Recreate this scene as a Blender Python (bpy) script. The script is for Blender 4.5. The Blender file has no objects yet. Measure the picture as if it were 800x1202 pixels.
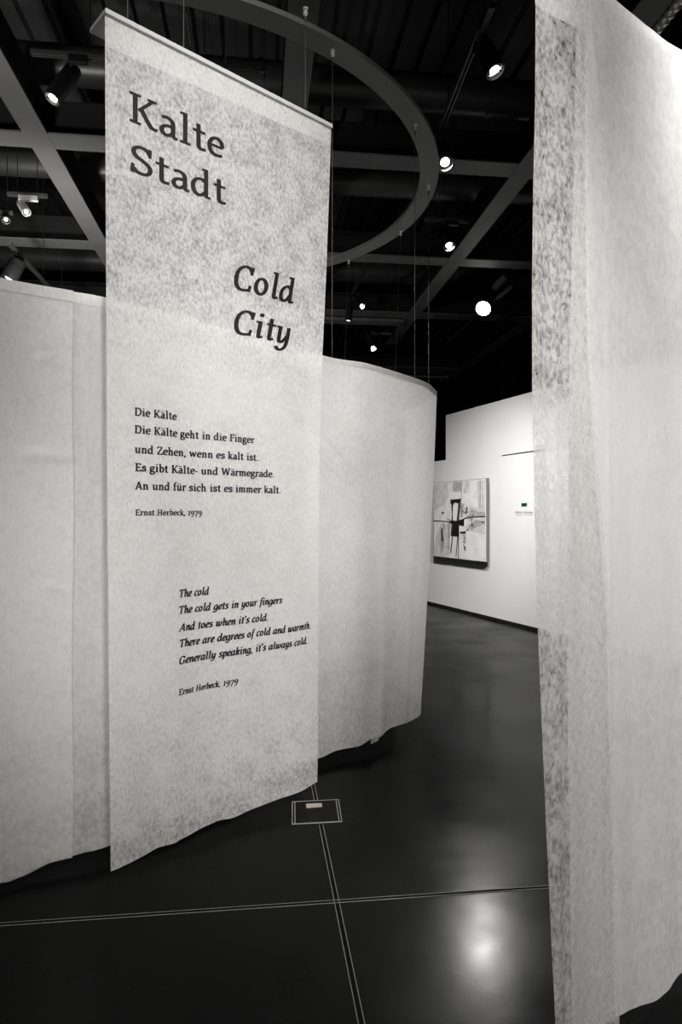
import bpy, bmesh, math, random
from mathutils import Vector, noise
random.seed(7)
C = bpy.context.scene.collection
SC = bpy.context.scene

# ------------------------------------------------------------------ camera, world, exposure
F = 801.3; HZ = 605.0; CAMZ = 1.6
cam = bpy.data.cameras.new('camera'); cam.sensor_fit = 'VERTICAL'; cam.sensor_height = 36; cam.lens = 24
co = bpy.data.objects.new('camera', cam); C.objects.link(co)
co.location = (0, 0, CAMZ); co.rotation_euler = (math.radians(90) + math.atan(4 / F), 0, 0)
SC.camera = co
w = bpy.data.worlds.new('world'); SC.world = w; w.use_nodes = True
w.node_tree.nodes['Background'].inputs[0].default_value = (1, 1, 1, 1)
w.node_tree.nodes['Background'].inputs[1].default_value = 0.02
vs = SC.view_settings
vs.view_transform = 'Standard'; vs.look = 'None'; vs.gamma = 1; vs.use_curve_mapping = False; vs.exposure = 0.0

def spot(name, loc, aim, watts, angle=70, blend=1.0, size=0.12, parent=None):
    l = bpy.data.lights.new(name, 'SPOT'); l.energy = watts; l.spot_size = math.radians(angle)
    l.spot_blend = blend; l.shadow_soft_size = size; l.color = (1.0, 0.985, 0.965)
    o = bpy.data.objects.new(name, l); C.objects.link(o)
    o.location = loc
    o.rotation_euler = (Vector(aim) - Vector(loc)).to_track_quat('-Z', 'Y').to_euler()
    if parent:
        o.location = Vector(loc) - worldloc(parent); o.parent = parent
    return o
# spot lamps added without fixtures, to light the cloth, partition and beams
RIG = [
    ((1.1, -1.0, 4.6), (-0.50, 3.5, 3.2), 1710, 32, 0.35),
    ((1.1, -1.0, 4.4), (-0.5, 3.5, 1.1), 1080, 32, 0.35),
    ((-1.0, -1.6, 3.6), (-1.7, 2.7, 0.5), 216, 44, 0.35),
    ((-1.2, -1.4, 4.2), (-1.7, 2.8, 1.9), 470, 34, 0.35),
    ((1.9, 1.2, 4.6), (0.55, 4.9, 0.6), 820, 36, 0.3),
    ((1.9, -2.2, 3.2), (1.85, 2.5, 1.25), 1080, 54, 0.35),
    ((-2.0, 6.4, 4.35), (-0.3, 4.0, 1.2), 225, 62, 0.25),
    ((-1.0, 6.9, 4.35), (0.5, 4.9, 1.0), 384, 70, 0.25),
    ((0.95, 6.5, 4.35), (1.85, 11.5, 0.9), 1128, 58, 0.2),
    ((1.9, 3.6, 4.3), (2.9, 9.4, 0.9), 1875, 52, 0.2),
    ((-3.0, 6.4, 2.9), (-3.2, 8.4, 5.0), 378, 125, 0.2),  # added uplight, brightens the left beams from below
    ((-2.8, 4.0, 2.9), (-2.7, 6.4, 5.0), 210, 120, 0.2),  # second added uplight, for the nearer left beams
]
for loc, aim, e, ang, sz in RIG:
    spot('added_spot_lamp', loc, aim, e, ang, 1.0, sz)

# ------------------------------------------------------------------ helpers
def at(x, y, d):                     # a sight line of the photograph followed out to distance d
    return Vector(((x - 400) / F * d, d, CAMZ + (HZ - y) / F * d))
def onz(x, y, z):
    return at(x, y, F * (z - CAMZ) / (HZ - y))
TH = math.atan2(0.1205, 0.9927)
U = Vector((math.cos(TH), math.sin(TH), 0)); V = Vector((-math.sin(TH), math.cos(TH), 0)); Z = Vector((0, 0, 1))
def uv(u, v, z=0.0): return U * u + V * v + Z * z

def worldloc(o):
    p = Vector((0, 0, 0))
    while o: p += o.location; o = o.parent
    return p
def tag(o, label=None, cat=None, group=None, kind=None):
    if label: o['label'] = label
    if cat: o['category'] = cat
    if group: o['group'] = group
    if kind: o['kind'] = kind
    return o
def thing(name, label, cat, loc, group=None):
    o = bpy.data.objects.new(name, None); C.objects.link(o); o.location = loc; o.empty_display_size = 0.1
    return tag(o, label, cat, group)

class MB:
    """collects shapes in world metres; build() links them as one mesh object"""
    def __init__(s): s.v = []; s.f = []; s.mi = []; s.uv = {}
    def add(s, vs, fs, m=0):
        b = len(s.v); s.v += [Vector(p) for p in vs]
        for f in fs: s.f.append([b + i for i in f]); s.mi.append(m)
    def hexa(s, c, ax, ay, az, m=0):             # half-axes
        c = Vector(c)
        P = [c + ax * i + ay * j + az * k for k in (-1, 1) for j in (-1, 1) for i in (-1, 1)]
        s.add(P, [(0, 2, 3, 1), (4, 5, 7, 6), (0, 1, 5, 4), (2, 6, 7, 3), (0, 4, 6, 2), (1, 3, 7, 5)], m)
    def box(s, c, sx, sy, sz, m=0, a=None, b=None):
        s.hexa(c, (a or Vector((1, 0, 0))) * sx / 2, (b or Vector((0, 1, 0))) * sy / 2, Z * sz / 2, m)
    def tube(s, pts, r, n=10, m=0, cap=True):
        pts = [Vector(p) for p in pts]; rs = r if isinstance(r, (list, tuple)) else [r] * len(pts)
        rings = []; prev = None
        for i, p in enumerate(pts):
            t = (pts[min(i + 1, len(pts) - 1)] - pts[max(i - 1, 0)]).normalized()
            if prev is None:
                a = t.orthogonal().normalized()
            else:
                a = (prev - t * prev.dot(t)).normalized()
            prev = a; b = t.cross(a)
            rings.append([p + (a * math.cos(2 * math.pi * k / n) + b * math.sin(2 * math.pi * k / n)) * rs[i] for k in range(n)])
        vs = [q for R in rings for q in R]; fs = []
        for i in range(len(rings) - 1):
            for k in range(n):
                k2 = (k + 1) % n
                fs.append((i * n + k, i * n + k2, (i + 1) * n + k2, (i + 1) * n + k))
        if cap: fs += [tuple(range(n))[::-1], tuple((len(rings) - 1) * n + k for k in range(n))]
        s.add(vs, fs, m)
    def lathe(s, o, axis, prof, n=28, m=0, cap0=True, cap1=True):      # prof: (distance along axis, radius)
        o = Vector(o); t = axis.normalized(); a = t.orthogonal().normalized(); b = t.cross(a)
        vs = []
        for h, r in prof:
            for k in range(n):
                q = 2 * math.pi * k / n
                vs.append(o + t * h + (a * math.cos(q) + b * math.sin(q)) * r)
        fs = [(i * n + k, i * n + (k + 1) % n, (i + 1) * n + (k + 1) % n, (i + 1) * n + k) for i in range(len(prof) - 1) for k in range(n)]
        if cap0 and prof[0][1] > 1e-5: fs.append(tuple(range(n))[::-1])
        if cap1 and prof[-1][1] > 1e-5: fs.append(tuple((len(prof) - 1) * n + k for k in range(n)))
        s.add(vs, fs, m)
    def build(s, name, mats, parent=None, smooth=False, bevel=0, origin=None, autosmooth=None):
        mats = mats if isinstance(mats, (list, tuple)) else [mats]
        org = worldloc(parent) if parent else Vector(origin) if origin is not None else Vector((0, 0, 0))
        me = bpy.data.meshes.new(name)
        me.from_pydata([tuple(p - org) for p in s.v], [], s.f); 
        for m in mats: me.materials.append(m)
        for p, i in zip(me.polygons, s.mi): p.material_index = i; p.use_smooth = smooth
        me.update()
        if autosmooth:
            for p in me.polygons: p.use_smooth = True
            me.set_sharp_from_angle(angle=math.radians(autosmooth))
        o = bpy.data.objects.new(name, me); C.objects.link(o)
        if parent: o.parent = parent
        else: o.location = org
        if bevel:
            b = o.modifiers.new('bevel', 'BEVEL'); b.width = bevel; b.segments = 2; b.limit_method = 'ANGLE'
        return o

# ------------------------------------------------------------------ materials
def mat(name, col, rough=0.6, metal=0.0, spec=0.5, noise_amt=0.0, noise_scale=6.0, bump=0.0, bump_scale=80, rough_var=0.0, ior=1.5):
    m = bpy.data.materials.new(name); m.use_nodes = True; nt = m.node_tree; b = nt.nodes['Principled BSDF']
    col = (col,) * 3 if isinstance(col, float) else col
    b.inputs['Base Color'].default_value = (*col, 1); b.inputs['Roughness'].default_value = rough
    b.inputs['IOR'].default_value = ior; b.inputs['Metallic'].default_value = metal; b.inputs['Specular IOR Level'].default_value = spec
    tc = nt.nodes.new('ShaderNodeTexCoord')
    if noise_amt or rough_var:
        n = nt.nodes.new('ShaderNodeTexNoise'); n.inputs['Scale'].default_value = noise_scale; n.inputs['Detail'].default_value = 6
        nt.links.new(tc.outputs['Object'], n.inputs['Vector'])
        if noise_amt:
            r = nt.nodes.new('ShaderNodeMapRange'); r.inputs[1].default_value = 0.3; r.inputs[2].default_value = 0.7
            r.inputs[3].default_value = 1 - noise_amt; r.inputs[4].default_value = 1 + noise_amt
            x = nt.nodes.new('ShaderNodeVectorMath'); x.operation = 'SCALE'; x.inputs[0].default_value = col
            nt.links.new(n.outputs[0], r.inputs[0]); nt.links.new(r.outputs[0], x.inputs['Scale'])
            nt.links.new(x.outputs[0], b.inputs['Base Color'])
        if rough_var:
            r = nt.nodes.new('ShaderNodeMapRange'); r.inputs[1].default_value = 0.3; r.inputs[2].default_value = 0.7
            r.inputs[3].default_value = rough - rough_var; r.inputs[4].default_value = rough + rough_var
            nt.links.new(n.outputs[0], r.inputs[0]); nt.links.new(r.outputs[0], b.inputs['Roughness'])
    if bump:
        n = nt.nodes.new('ShaderNodeTexNoise'); n.inputs['Scale'].default_value = bump_scale; n.inputs['Detail'].default_value = 4
        nt.links.new(tc.outputs['Object'], n.inputs['Vector'])
        bp = nt.nodes.new('ShaderNodeBump'); bp.inputs['Strength'].default_value = bump; bp.inputs['Distance'].default_value = 0.01
        nt.links.new(n.outputs[0], bp.inputs['Height']); nt.links.new(bp.outputs[0], b.inputs['Normal'])
    return m

def emit(name, s, col=(1, 0.98, 0.95)):
    m = bpy.data.materials.new(name); m.use_nodes = True; b = m.node_tree.nodes['Principled BSDF']
    b.inputs['Base Color'].default_value = (0.8, 0.8, 0.8, 1)
    b.inputs['Emission Color'].default_value = (*col, 1); b.inputs['Emission Strength'].default_value = s
    return m

def fleece(name, col=0.82, lo=0.06, hi=0.66, scale=70.0, rot=0.5, floor_dark=None, backlit_mid=None):
    """thin garden-fleece cloth: fibres of uneven density, part see-through, part translucent"""
    m = bpy.data.materials.new(name); m.use_nodes = True; nt = m.node_tree; N = nt.nodes; L = nt.links
    N.clear(); out = N.new('ShaderNodeOutputMaterial')
    uvn = N.new('ShaderNodeUVMap'); uvn.uv_map = 'cloth'
    mp = N.new('ShaderNodeMapping'); mp.inputs['Scale'].default_value = (1.0, 0.62, 1); mp.inputs['Rotation'].default_value = (0, 0, rot)
    L.new(uvn.outputs[0], mp.inputs[0])
    n1 = N.new('ShaderNodeTexNoise'); n1.inputs['Scale'].default_value = scale; n1.inputs['Detail'].default_value = 5; n1.inputs['Roughness'].default_value = 0.62; n1.inputs['Distortion'].default_value = 0.6
    n2 = N.new('ShaderNodeTexNoise'); n2.inputs['Scale'].default_value = scale * 0.13; n2.inputs['Detail'].default_value = 3
    L.new(mp.outputs[0], n1.inputs['Vector']); L.new(uvn.outputs[0], n2.inputs['Vector'])
    mx = N.new('ShaderNodeMath'); mx.operation = 'MULTIPLY_ADD'; mx.inputs[1].default_value = 0.45
    L.new(n2.outputs[0], mx.inputs[0]); L.new(n1.outputs[0], mx.inputs[2])
    r = N.new('ShaderNodeMapRange'); r.inputs[1].default_value = 0.62; r.inputs[2].default_value = 0.97; r.inputs[3].default_value = lo; r.inputs[4].default_value = hi
    L.new(mx.outputs[0], r.inputs[0])
    fac = r.outputs[0]
    if floor_dark:      # darkening over the dark floor put into the cloth's see-through amount
        sp = N.new('ShaderNodeSeparateXYZ'); L.new(uvn.outputs[0], sp.inputs[0])
        hm = N.new('ShaderNodeMapRange'); hm.inputs[1].default_value = 0.1; hm.inputs[2].default_value = 0.9; hm.inputs[3].default_value = floor_dark; hm.inputs[4].default_value = 1.0
        L.new(sp.outputs[1], hm.inputs[0])
        mm = N.new('ShaderNodeMath'); mm.operation = 'MULTIPLY'; mm.use_clamp = True; L.new(r.outputs[0], mm.inputs[0]); L.new(hm.outputs[0], mm.inputs[1]); fac = mm.outputs[0]
    if backlit_mid:     # mid-height mottle damped: bright curtain behind put into the see-through amount
        sp = N.new('ShaderNodeSeparateXYZ'); L.new(uvn.outputs[0], sp.inputs[0])
        cr = N.new('ShaderNodeValToRGB'); e = cr.color_ramp.elements
        e[0].position = 0.03; e[0].color = (1, 1, 1, 1); e[1].position = 0.22; e[1].color = (backlit_mid,) * 3 + (1,)
        q = e.new(0.56); q.color = (backlit_mid,) * 3 + (1,); q = e.new(0.68); q.color = (1, 1, 1, 1)
        dv = N.new('ShaderNodeMath'); dv.operation = 'DIVIDE'; dv.inputs[1].default_value = 4.0; L.new(sp.outputs[1], dv.inputs[0]); L.new(dv.outputs[0], cr.inputs[0])
        mm = N.new('ShaderNodeMath'); mm.operation = 'MULTIPLY'; L.new(fac, mm.inputs[0]); L.new(cr.outputs[0], mm.inputs[1]); fac = mm.outputs[0]
    d = N.new('ShaderNodeBsdfDiffuse'); d.inputs[0].default_value = (col, col * 0.988, col * 0.97, 1)
    t = N.new('ShaderNodeBsdfTranslucent'); t.inputs[0].default_value = (col, col * 0.988, col * 0.97, 1)
    a = N.new('ShaderNodeMixShader'); a.inputs[0].default_value = 0.44
    L.new(d.outputs[0], a.inputs[1]); L.new(t.outputs[0], a.inputs[2])
    g = N.new('ShaderNodeBsdfGlossy'); g.inputs['Roughness'].default_value = 0.45
    gm = N.new('ShaderNodeMixShader'); gm.inputs[0].default_value = 0.03
    L.new(a.outputs[0], gm.inputs[1]); L.new(g.outputs[0], gm.inputs[2])
    tr = N.new('ShaderNodeBsdfTransparent')
    s = N.new('ShaderNodeMixShader'); L.new(fac, s.inputs[0]); L.new(gm.outputs[0], s.inputs[1]); L.new(tr.outputs[0], s.inputs[2])
    bp = N.new('ShaderNodeBump'); bp.inputs['Strength'].default_value = 0.22; bp.inputs['Distance'].default_value = 0.012
    n3 = N.new('ShaderNodeTexNoise'); n3.inputs['Scale'].default_value = 9; n3.inputs['Detail'].default_value = 7; n3.inputs['Distortion'].default_value = 1.2
    m3 = N.new('ShaderNodeMapping'); m3.inputs['Scale'].default_value = (1.6, 0.8, 1); L.new(uvn.outputs[0], m3.inputs[0]); L.new(m3.outputs[0], n3.inputs['Vector'])
    L.new(n3.outputs[0], bp.inputs['Height'])
    for q in (d, t, g): L.new(bp.outputs[0], q.inputs['Normal'])
    L.new(s.outputs[0], out.inputs[0])
    return m

M = dict(
    floor=mat('polished dark concrete', 0.005, 0.235, spec=0.5, noise_amt=0.35, noise_scale=1.3, rough_var=0.09, bump=0.07, bump_scale=6, ior=1.125),
    groove=mat('dark floor joint', 0.004, 0.9, spec=0.1), joint=mat('pale joint edge', 0.30, 0.5),
    black=mat('black paint', 0.012, 0.75, spec=0.2), darkwall=mat('black wall paint', 0.012, 0.9, spec=0.1),
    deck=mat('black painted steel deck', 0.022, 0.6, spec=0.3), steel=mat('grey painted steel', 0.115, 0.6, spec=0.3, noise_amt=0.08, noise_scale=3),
    ring=mat('dark grey ring paint', 0.27, 0.6, spec=0.3), duct=mat('dark duct', 0.03, 0.4, spec=0.5),
    foil=mat('foil duct', 0.45, 0.35, metal=0.8), white=mat('white gallery paint', 0.80, 0.85, spec=0.2, noise_amt=0.015, noise_scale=2),
    rail=mat('white rail', 0.82, 0.5), board=mat('pale grey board', 0.50, 0.6), wire=mat('steel wire', 0.13, 0.5, metal=0.3), glint=mat('white screw glint', 0.9, 0.4),  # screws: their glints put into a plain white base
    fixture=mat('black fixture', 0.010, 0.45, spec=0.4), greyfix=mat('grey fixture', 0.42, 0.5),
    track=mat('track aluminium black', 0.06, 0.35, spec=0.6), lens=emit('lamp lens', 14), lensdim=emit('dim lamp lens', 2.2), glare=emit('glaring lamp lens', 30),
    reflector=mat('reflector', 0.8, 0.12, metal=1.0), ink=mat('black print', 0.012, 0.42, spec=0.5),
    canvas=mat('white canvas paint', 0.80, 0.7, noise_amt=0.10, noise_scale=7, bump=0.2), pblack=mat('black oil paint', 0.012, 0.5), pgrey=mat('grey oil paint', 0.42, 0.6, noise_amt=0.35, noise_scale=14),
    plight=mat('pale grey oil paint', 0.64, 0.65, noise_amt=0.18, noise_scale=10), pdark=mat('charcoal oil paint', 0.07, 0.55, noise_amt=0.5, noise_scale=18),
    frame=mat('canvas edge', 0.10, 0.6), green=mat('green sticker', (0.003, 0.06, 0.03), 0.5), capt=mat('caption ink', 0.25, 0.7), brass=mat('brushed plate', (0.75, 0.66, 0.58), 0.3, metal=0.6),
    cloth=fleece('fleece cloth'), clothb=fleece('printed fleece cloth', backlit_mid=0.42), cloth3=fleece('doubled fleece cloth', lo=0.03, hi=0.20, scale=46, rot=0.2, floor_dark=1.35), cloth2=fleece('fleece cloth curtain', lo=0.12, hi=0.27, scale=50, rot=0.2, floor_dark=2.1), cloth4=fleece('single fleece cloth shaded', col=0.70, lo=0.12, hi=0.85),  # cloth4: same fleece, base darkened for the shade on the near strip
)

# ------------------------------------------------------------------ room shell
def structure(mb, name, m, **k): return tag(mb.build(name, m, **k), kind='structure')
b = MB(); b.hexa(uv(0, 7, -0.1), U * 11, V * 15, Z * 0.1); structure(b, 'floor', M['floor'])
# corrugated ceiling deck, ribs running away along V
b = MB(); pitch = 0.27; zc = 6.35; prof = []
u = -11.0
while u < 11:
    prof += [(u, zc), (u + 0.10, zc), (u + 0.12, zc + 0.07), (u + 0.25, zc + 0.07)]; u += pitch
vs_ = []
for (uu, zz) in prof: vs_ += [uv(uu, -8, zz), uv(uu, 22, zz)]
b.add(vs_, [(2 * i, 2 * i + 1, 2 * i + 3, 2 * i + 2) for i in range(len(prof) - 1)])
b.hexa(uv(0, 7, zc + 0.12), U * 11, V * 15, Z * 0.03)
structure(b, 'ceiling', M['deck'])
for nm, c, a, d in (('wall_back', (0, 21.9), 11, 0.1), ('wall_front', (0, -7.9), 11, 0.1)):
    b = MB(); b.hexa(uv(c[0], c[1], 3.2), U * a, V * d, Z * 3.2); structure(b, nm, M['darkwall'])
for nm, uu in (('wall_left', -10.9), ('wall_right', 10.9)):
    b = MB(); b.hexa(uv(uu, 7, 3.2), U * 0.1, V * 15, Z * 3.2); structure(b, nm, M['darkwall'])

# white gallery partition, higher right part, lower left part
WD = Vector((-0.385, 1, 0)).normalized(); WP = Vector((2.69, 9.5, 0)); WN = Vector((-WD.y, WD.x, 0))   # WN faces the visitor
if WN.x > 0: WN = -WN
def wall_t(x):
    r = (x - 400) / F
    return (r * WP.y - WP.x) / (WD.x - r * WD.y)
def wallpt(x, y, off=0.0):
    t = wall_t(x); p = WP + WD * t
    return Vector((p.x, p.y, CAMZ + (HZ - y) / F * p.y)) + WN * off
t0, t1, t2 = wall_t(900), wall_t(523), wall_t(470)
b = MB()
def slab(mb, ta, tb, z0, z1, th=0.14):
    c = WP + WD * (ta + tb) / 2 - WN * th / 2 + Z * (z0 + z1) / 2
    mb.hexa(c, WD * abs(tb - ta) / 2, WN * th / 2, Z * (z1 - z0) / 2)
slab(b, t0, t1, 0.0, 3.33); slab(b, t1, t2, 0.0, 2.56)
structure(b, 'wall_partition', M['white'])
b = MB(); c = WP + WD * (t0 + t2) / 2 + WN * 0.006 + Z * 0.022
b.hexa(c, WD * (t2 - t0) / 2, WN * 0.006, Z * 0.022); structure(b, 'baseboard_partition', M['black'])

# floor joints: two pale edges with a dark gap, crossing near the visitor
X0 = Vector((-0.018, 2.836, 0)); Z1 = Z * 0.0012
def joint(mb, p, d, side, g=0.0098, wd=0.0026):
    for s in (-1, 1): mb.hexa(p + side * s * g + Z1, d, side * wd / 2, Z * 0.001, 0)
    mb.hexa(p + Z * 0.0006, d, side * g, Z * 0.0006, 1)
b = MB(); joint(b, X0, U * 9, V); structure(b, 'trim_1', [M['joint'], M['groove']])
hb_near = F * CAMZ / (967 - HZ); hb_far = F * CAMZ / (942 - HZ)
b = MB()
va, vb = -6.0, hb_near - X0.y
joint(b, X0 + V * ((va + vb) / 2), V * ((vb - va) / 2), U)
va, vb = hb_far - X0.y + 0.01, 10.0
joint(b, X0 + V * ((va + vb) / 2), V * ((vb - va) / 2), U)
structure(b, 'trim_2', [M['joint'], M['groove']])

# floor access hatch lying in the joint
hc = [Vector(((x - 400) / F * d, d, 0)) for x, d in ((343, hb_far + 0.01), (397, hb_far + 0.04), (401, hb_near + 0.03), (343, hb_near))]
cen = sum(hc, Vector()) / 4
t = thing('floor_hatch', 'small rectangular access hatch set flush in the dark floor beside the tall banner', 'floor hatch', cen)
b = MB(); hh = [hc[i] for i in range(4)]
b.add([p + Z * 0.0030 for p in hh] + [p + Z * 0.0005 for p in hh], [(0, 3, 2, 1), (0, 1, 5, 4), (1, 2, 6, 5), (2, 3, 7, 6), (3, 0, 4, 7)]); b.build('lid', M['floor'], t)
b = MB()
for i in range(4):
    p, q = hc[i], hc[(i + 1) % 4]; dd = (q - p); sd = Vector((-dd.y, dd.x, 0)).normalized()
    double = i in (1, 3)
    for o in ((0, 0.014) if double else (0,)):
        b.hexa((p + q) / 2 - sd * o * (1) + Z * 0.0022, dd / 2, sd * 0.0022, Z * 0.002)
b.build('frame', M['joint'], t)
b = MB(); hp = [Vector(((x - 400) / F * (F * CAMZ / (y - HZ)), F * CAMZ / (y - HZ), 0)) for x, y in ((359, 944), (377.5, 943.2), (378, 947), (359.5, 948.3))]
b.add([p + Z * 0.006 for p in hp] + [p for p in hp], [(0, 3, 2, 1), (0, 1, 5, 4), (1, 2, 6, 5), (2, 3, 7, 6), (3, 0, 4, 7)])
tag(b.build('handle', M['brass'], t), 'bright metal handle plate')

# ------------------------------------------------------------------ steel grid, ducts
ZB = 5.0
def ibeam(name, p, q, width, label, height=0.3, group=None):
    d = (q - p); L = d.length; d = d.normalized(); s = d.cross(Z); c = (p + q) / 2
    t = thing(name, label, 'steel beam', Vector((c.x, c.y, ZB)), group)
    b = MB()
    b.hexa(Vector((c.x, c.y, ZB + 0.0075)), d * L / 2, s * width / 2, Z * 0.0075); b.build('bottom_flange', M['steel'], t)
    b = MB(); b.hexa(Vector((c.x, c.y, ZB + height / 2)), d * L / 2, s * 0.006, Z * (height / 2 - 0.015)); b.build('web', M['black'], t)  # same steel as the flange; shade on web and top painted black
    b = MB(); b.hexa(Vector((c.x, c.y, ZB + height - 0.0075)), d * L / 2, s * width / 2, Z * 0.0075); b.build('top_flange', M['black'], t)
    return t
def vdist(x, y, z=ZB):     # building v of a point seen at (x, y) on height z
    return onz(x, y, z).dot(V)
for (ya, yb, lab) in ((178, 195, 'grey steel cross beam behind the bright spotlight, nearest of the cross beams'),
                      (297, 306, 'grey steel cross beam passing over the glaring spotlight'),
                      (364, 370.5, 'grey steel cross beam seen level with the glaring spotlight'),
                      (429, 436, 'far grey steel cross beam just above the curved curtain top')):
    v0, v1 = vdist(400, ya), vdist(400, yb); vm = (v0 + v1) / 2
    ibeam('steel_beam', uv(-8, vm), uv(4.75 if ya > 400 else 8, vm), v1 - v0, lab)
for (pu, lab) in ((-1.97, 'grey steel beam running into the distance left of the tall banner'),
                  (0.30, 'grey steel beam running into the distance above the right end of the banner'),
                  (2.61, 'grey steel beam running into the distance beside the right hand curtain'),
                  (4.72, 'grey steel beam in the far distance behind the curved curtain')):
    ve = 13.3 if pu < 4 else 17
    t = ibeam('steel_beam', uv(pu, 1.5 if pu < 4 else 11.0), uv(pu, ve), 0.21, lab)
    t.location.z -= 0.004
# low tray behind the third cross beam
b = MB(); vt = vdist(400, 377, 4.95); b.hexa(uv(-0.5, vt, 4.95), U * 3.0, V * 0.12, Z * 0.008); b.hexa(uv(-0.5, vt - 0.12, 4.965), U * 3.0, V * 0.006, Z * 0.025); b.hexa(uv(-0.5, vt + 0.12, 4.965), U * 3.0, V * 0.006, Z * 0.025)
tag(b.build('cable_tray', M['steel'], origin=uv(-0.5, vt, 5.0)), 'long grey cable tray hung just behind the third cross beam', 'cable tray')
b = MB(); vt = vdist(400, 441, 4.95); b.hexa(uv(0.5, vt, 4.95), U * 4.1, V * 0.10, Z * 0.008)
b.hexa(uv(0.5, vt - 0.1, 4.965), U * 4.1, V * 0.006, Z * 0.025); b.hexa(uv(0.5, vt + 0.1, 4.965), U * 4.1, V * 0.006, Z * 0.025)
tag(b.build('cable_tray', M['steel'], origin=uv(0.5, vt, 5.0)), 'thin grey cable tray behind the farthest cross beam', 'cable tray')
DUCTS = []
def duct(y400, z, r, lab):
    v = vdist(400, y400, z); cz = z + r; b = MB(); DUCTS.append((v, cz, r))
    pts = []; rr = []
    for i in range(0, 41):
        u_ = -8 + 16 * i / 40; pts.append(uv(u_, v, cz)); rr.append(r)
    b.tube(pts, rr, 28)
    t = thing('air_duct', lab, 'air duct', uv(0, v, cz))
    b.build('pipe', M['duct'], t, smooth=True)
    for k in range(7):
        b = MB(); u_ = -6.6 + k * 2.2
        b.tube([uv(u_, v, cz), uv(u_ + 0.05, v, cz)], r + 0.012, 28); b.build('joint_collar', M['duct'], t, smooth=False)
duct(121, 5.5, 0.17, 'dark round air duct nearest the visitor, above the nearest cross beam')
duct(227, 5.5, 0.15, 'dark round air duct between the two nearest cross beams')
duct(330, 5.7, 0.2, 'dark round air duct behind the second cross beam')

# ------------------------------------------------------------------ suspended ring and its wires
RC = Vector((-1.5, 5.8, 0)); ZR = 4.4; RW = 2.24
def ringpt(a, r=RW, z=ZR): return RC + Vector((math.cos(a) * r, math.sin(a) * r, z))
t = thing('suspended_ring', 'dark grey curved steel ring arc hanging below the ceiling beams', 'ring', RC + Z * ZR)
b = MB(); n = 120; vs_ = []; A0, A1 = -2.35, 1.72
for k in range(n + 1):
    a = A0 + (A1 - A0) * k / n
    vs_ += [ringpt(a, 2.16, ZR), ringpt(a, 2.31, ZR), ringpt(a, 2.31, ZR + 0.03), ringpt(a, 2.16, ZR + 0.03)]
b.add(vs_, [(4 * k + i, 4 * k + (i + 1) % 4, 4 * (k + 1) + (i + 1) % 4, 4 * (k + 1) + i) for k in range(n) for i in range(4)] + [(0, 1, 2, 3)[::-1], tuple(4 * n + i for i in range(4))])
b.build('band', M['ring'], t, autosmooth=40)
bolts = []
for (x, y) in ((358, 8), (390, 57), (487, 145), (503, 217), (470, 271), (409, 305)):
    p = onz(x, y, ZR); a = math.atan2(p.y - RC.y, p.x - RC.x); q = p; bolts.append(q)
    b = MB(); b.lathe(q + Z * 0.002, Vector((0, 0, -1)), [(0, 0.016), (0.006, 0.016), (0.010, 0.007), (0.020, 0.006), (0.023, 0.013), (0.036, 0.013), (0.042, 0.005), (0.05, 0.004)], 16)
    b.build('screw', M['glint'], t)
for a in (1.66, -2.2, -1.75):
    b = MB(); b.tube([ringpt(a, RW, ZR + 0.02), ringpt(a, RW, 5.3)], 0.006, 8); b.build('hanger_rod', M['black'], t)
wires = ['thin wire hanging from the ring to the right part of the banner board',
         'thin wire beside the right edge of the banner, from ring to curtain',
         'thin wire hanging from the ring screw right above the bright spotlight wire gap',
         'thin wire hanging from the rightmost screw of the ring',
         'thin wire from the ring screw just left of the spotlight under the near beam',
         'thin wire from the leftmost low screw of the ring, beside the small twin spotlights']
wires[2] = 'thin wire hanging from the ring screw left of the bright spotlight'
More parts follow.
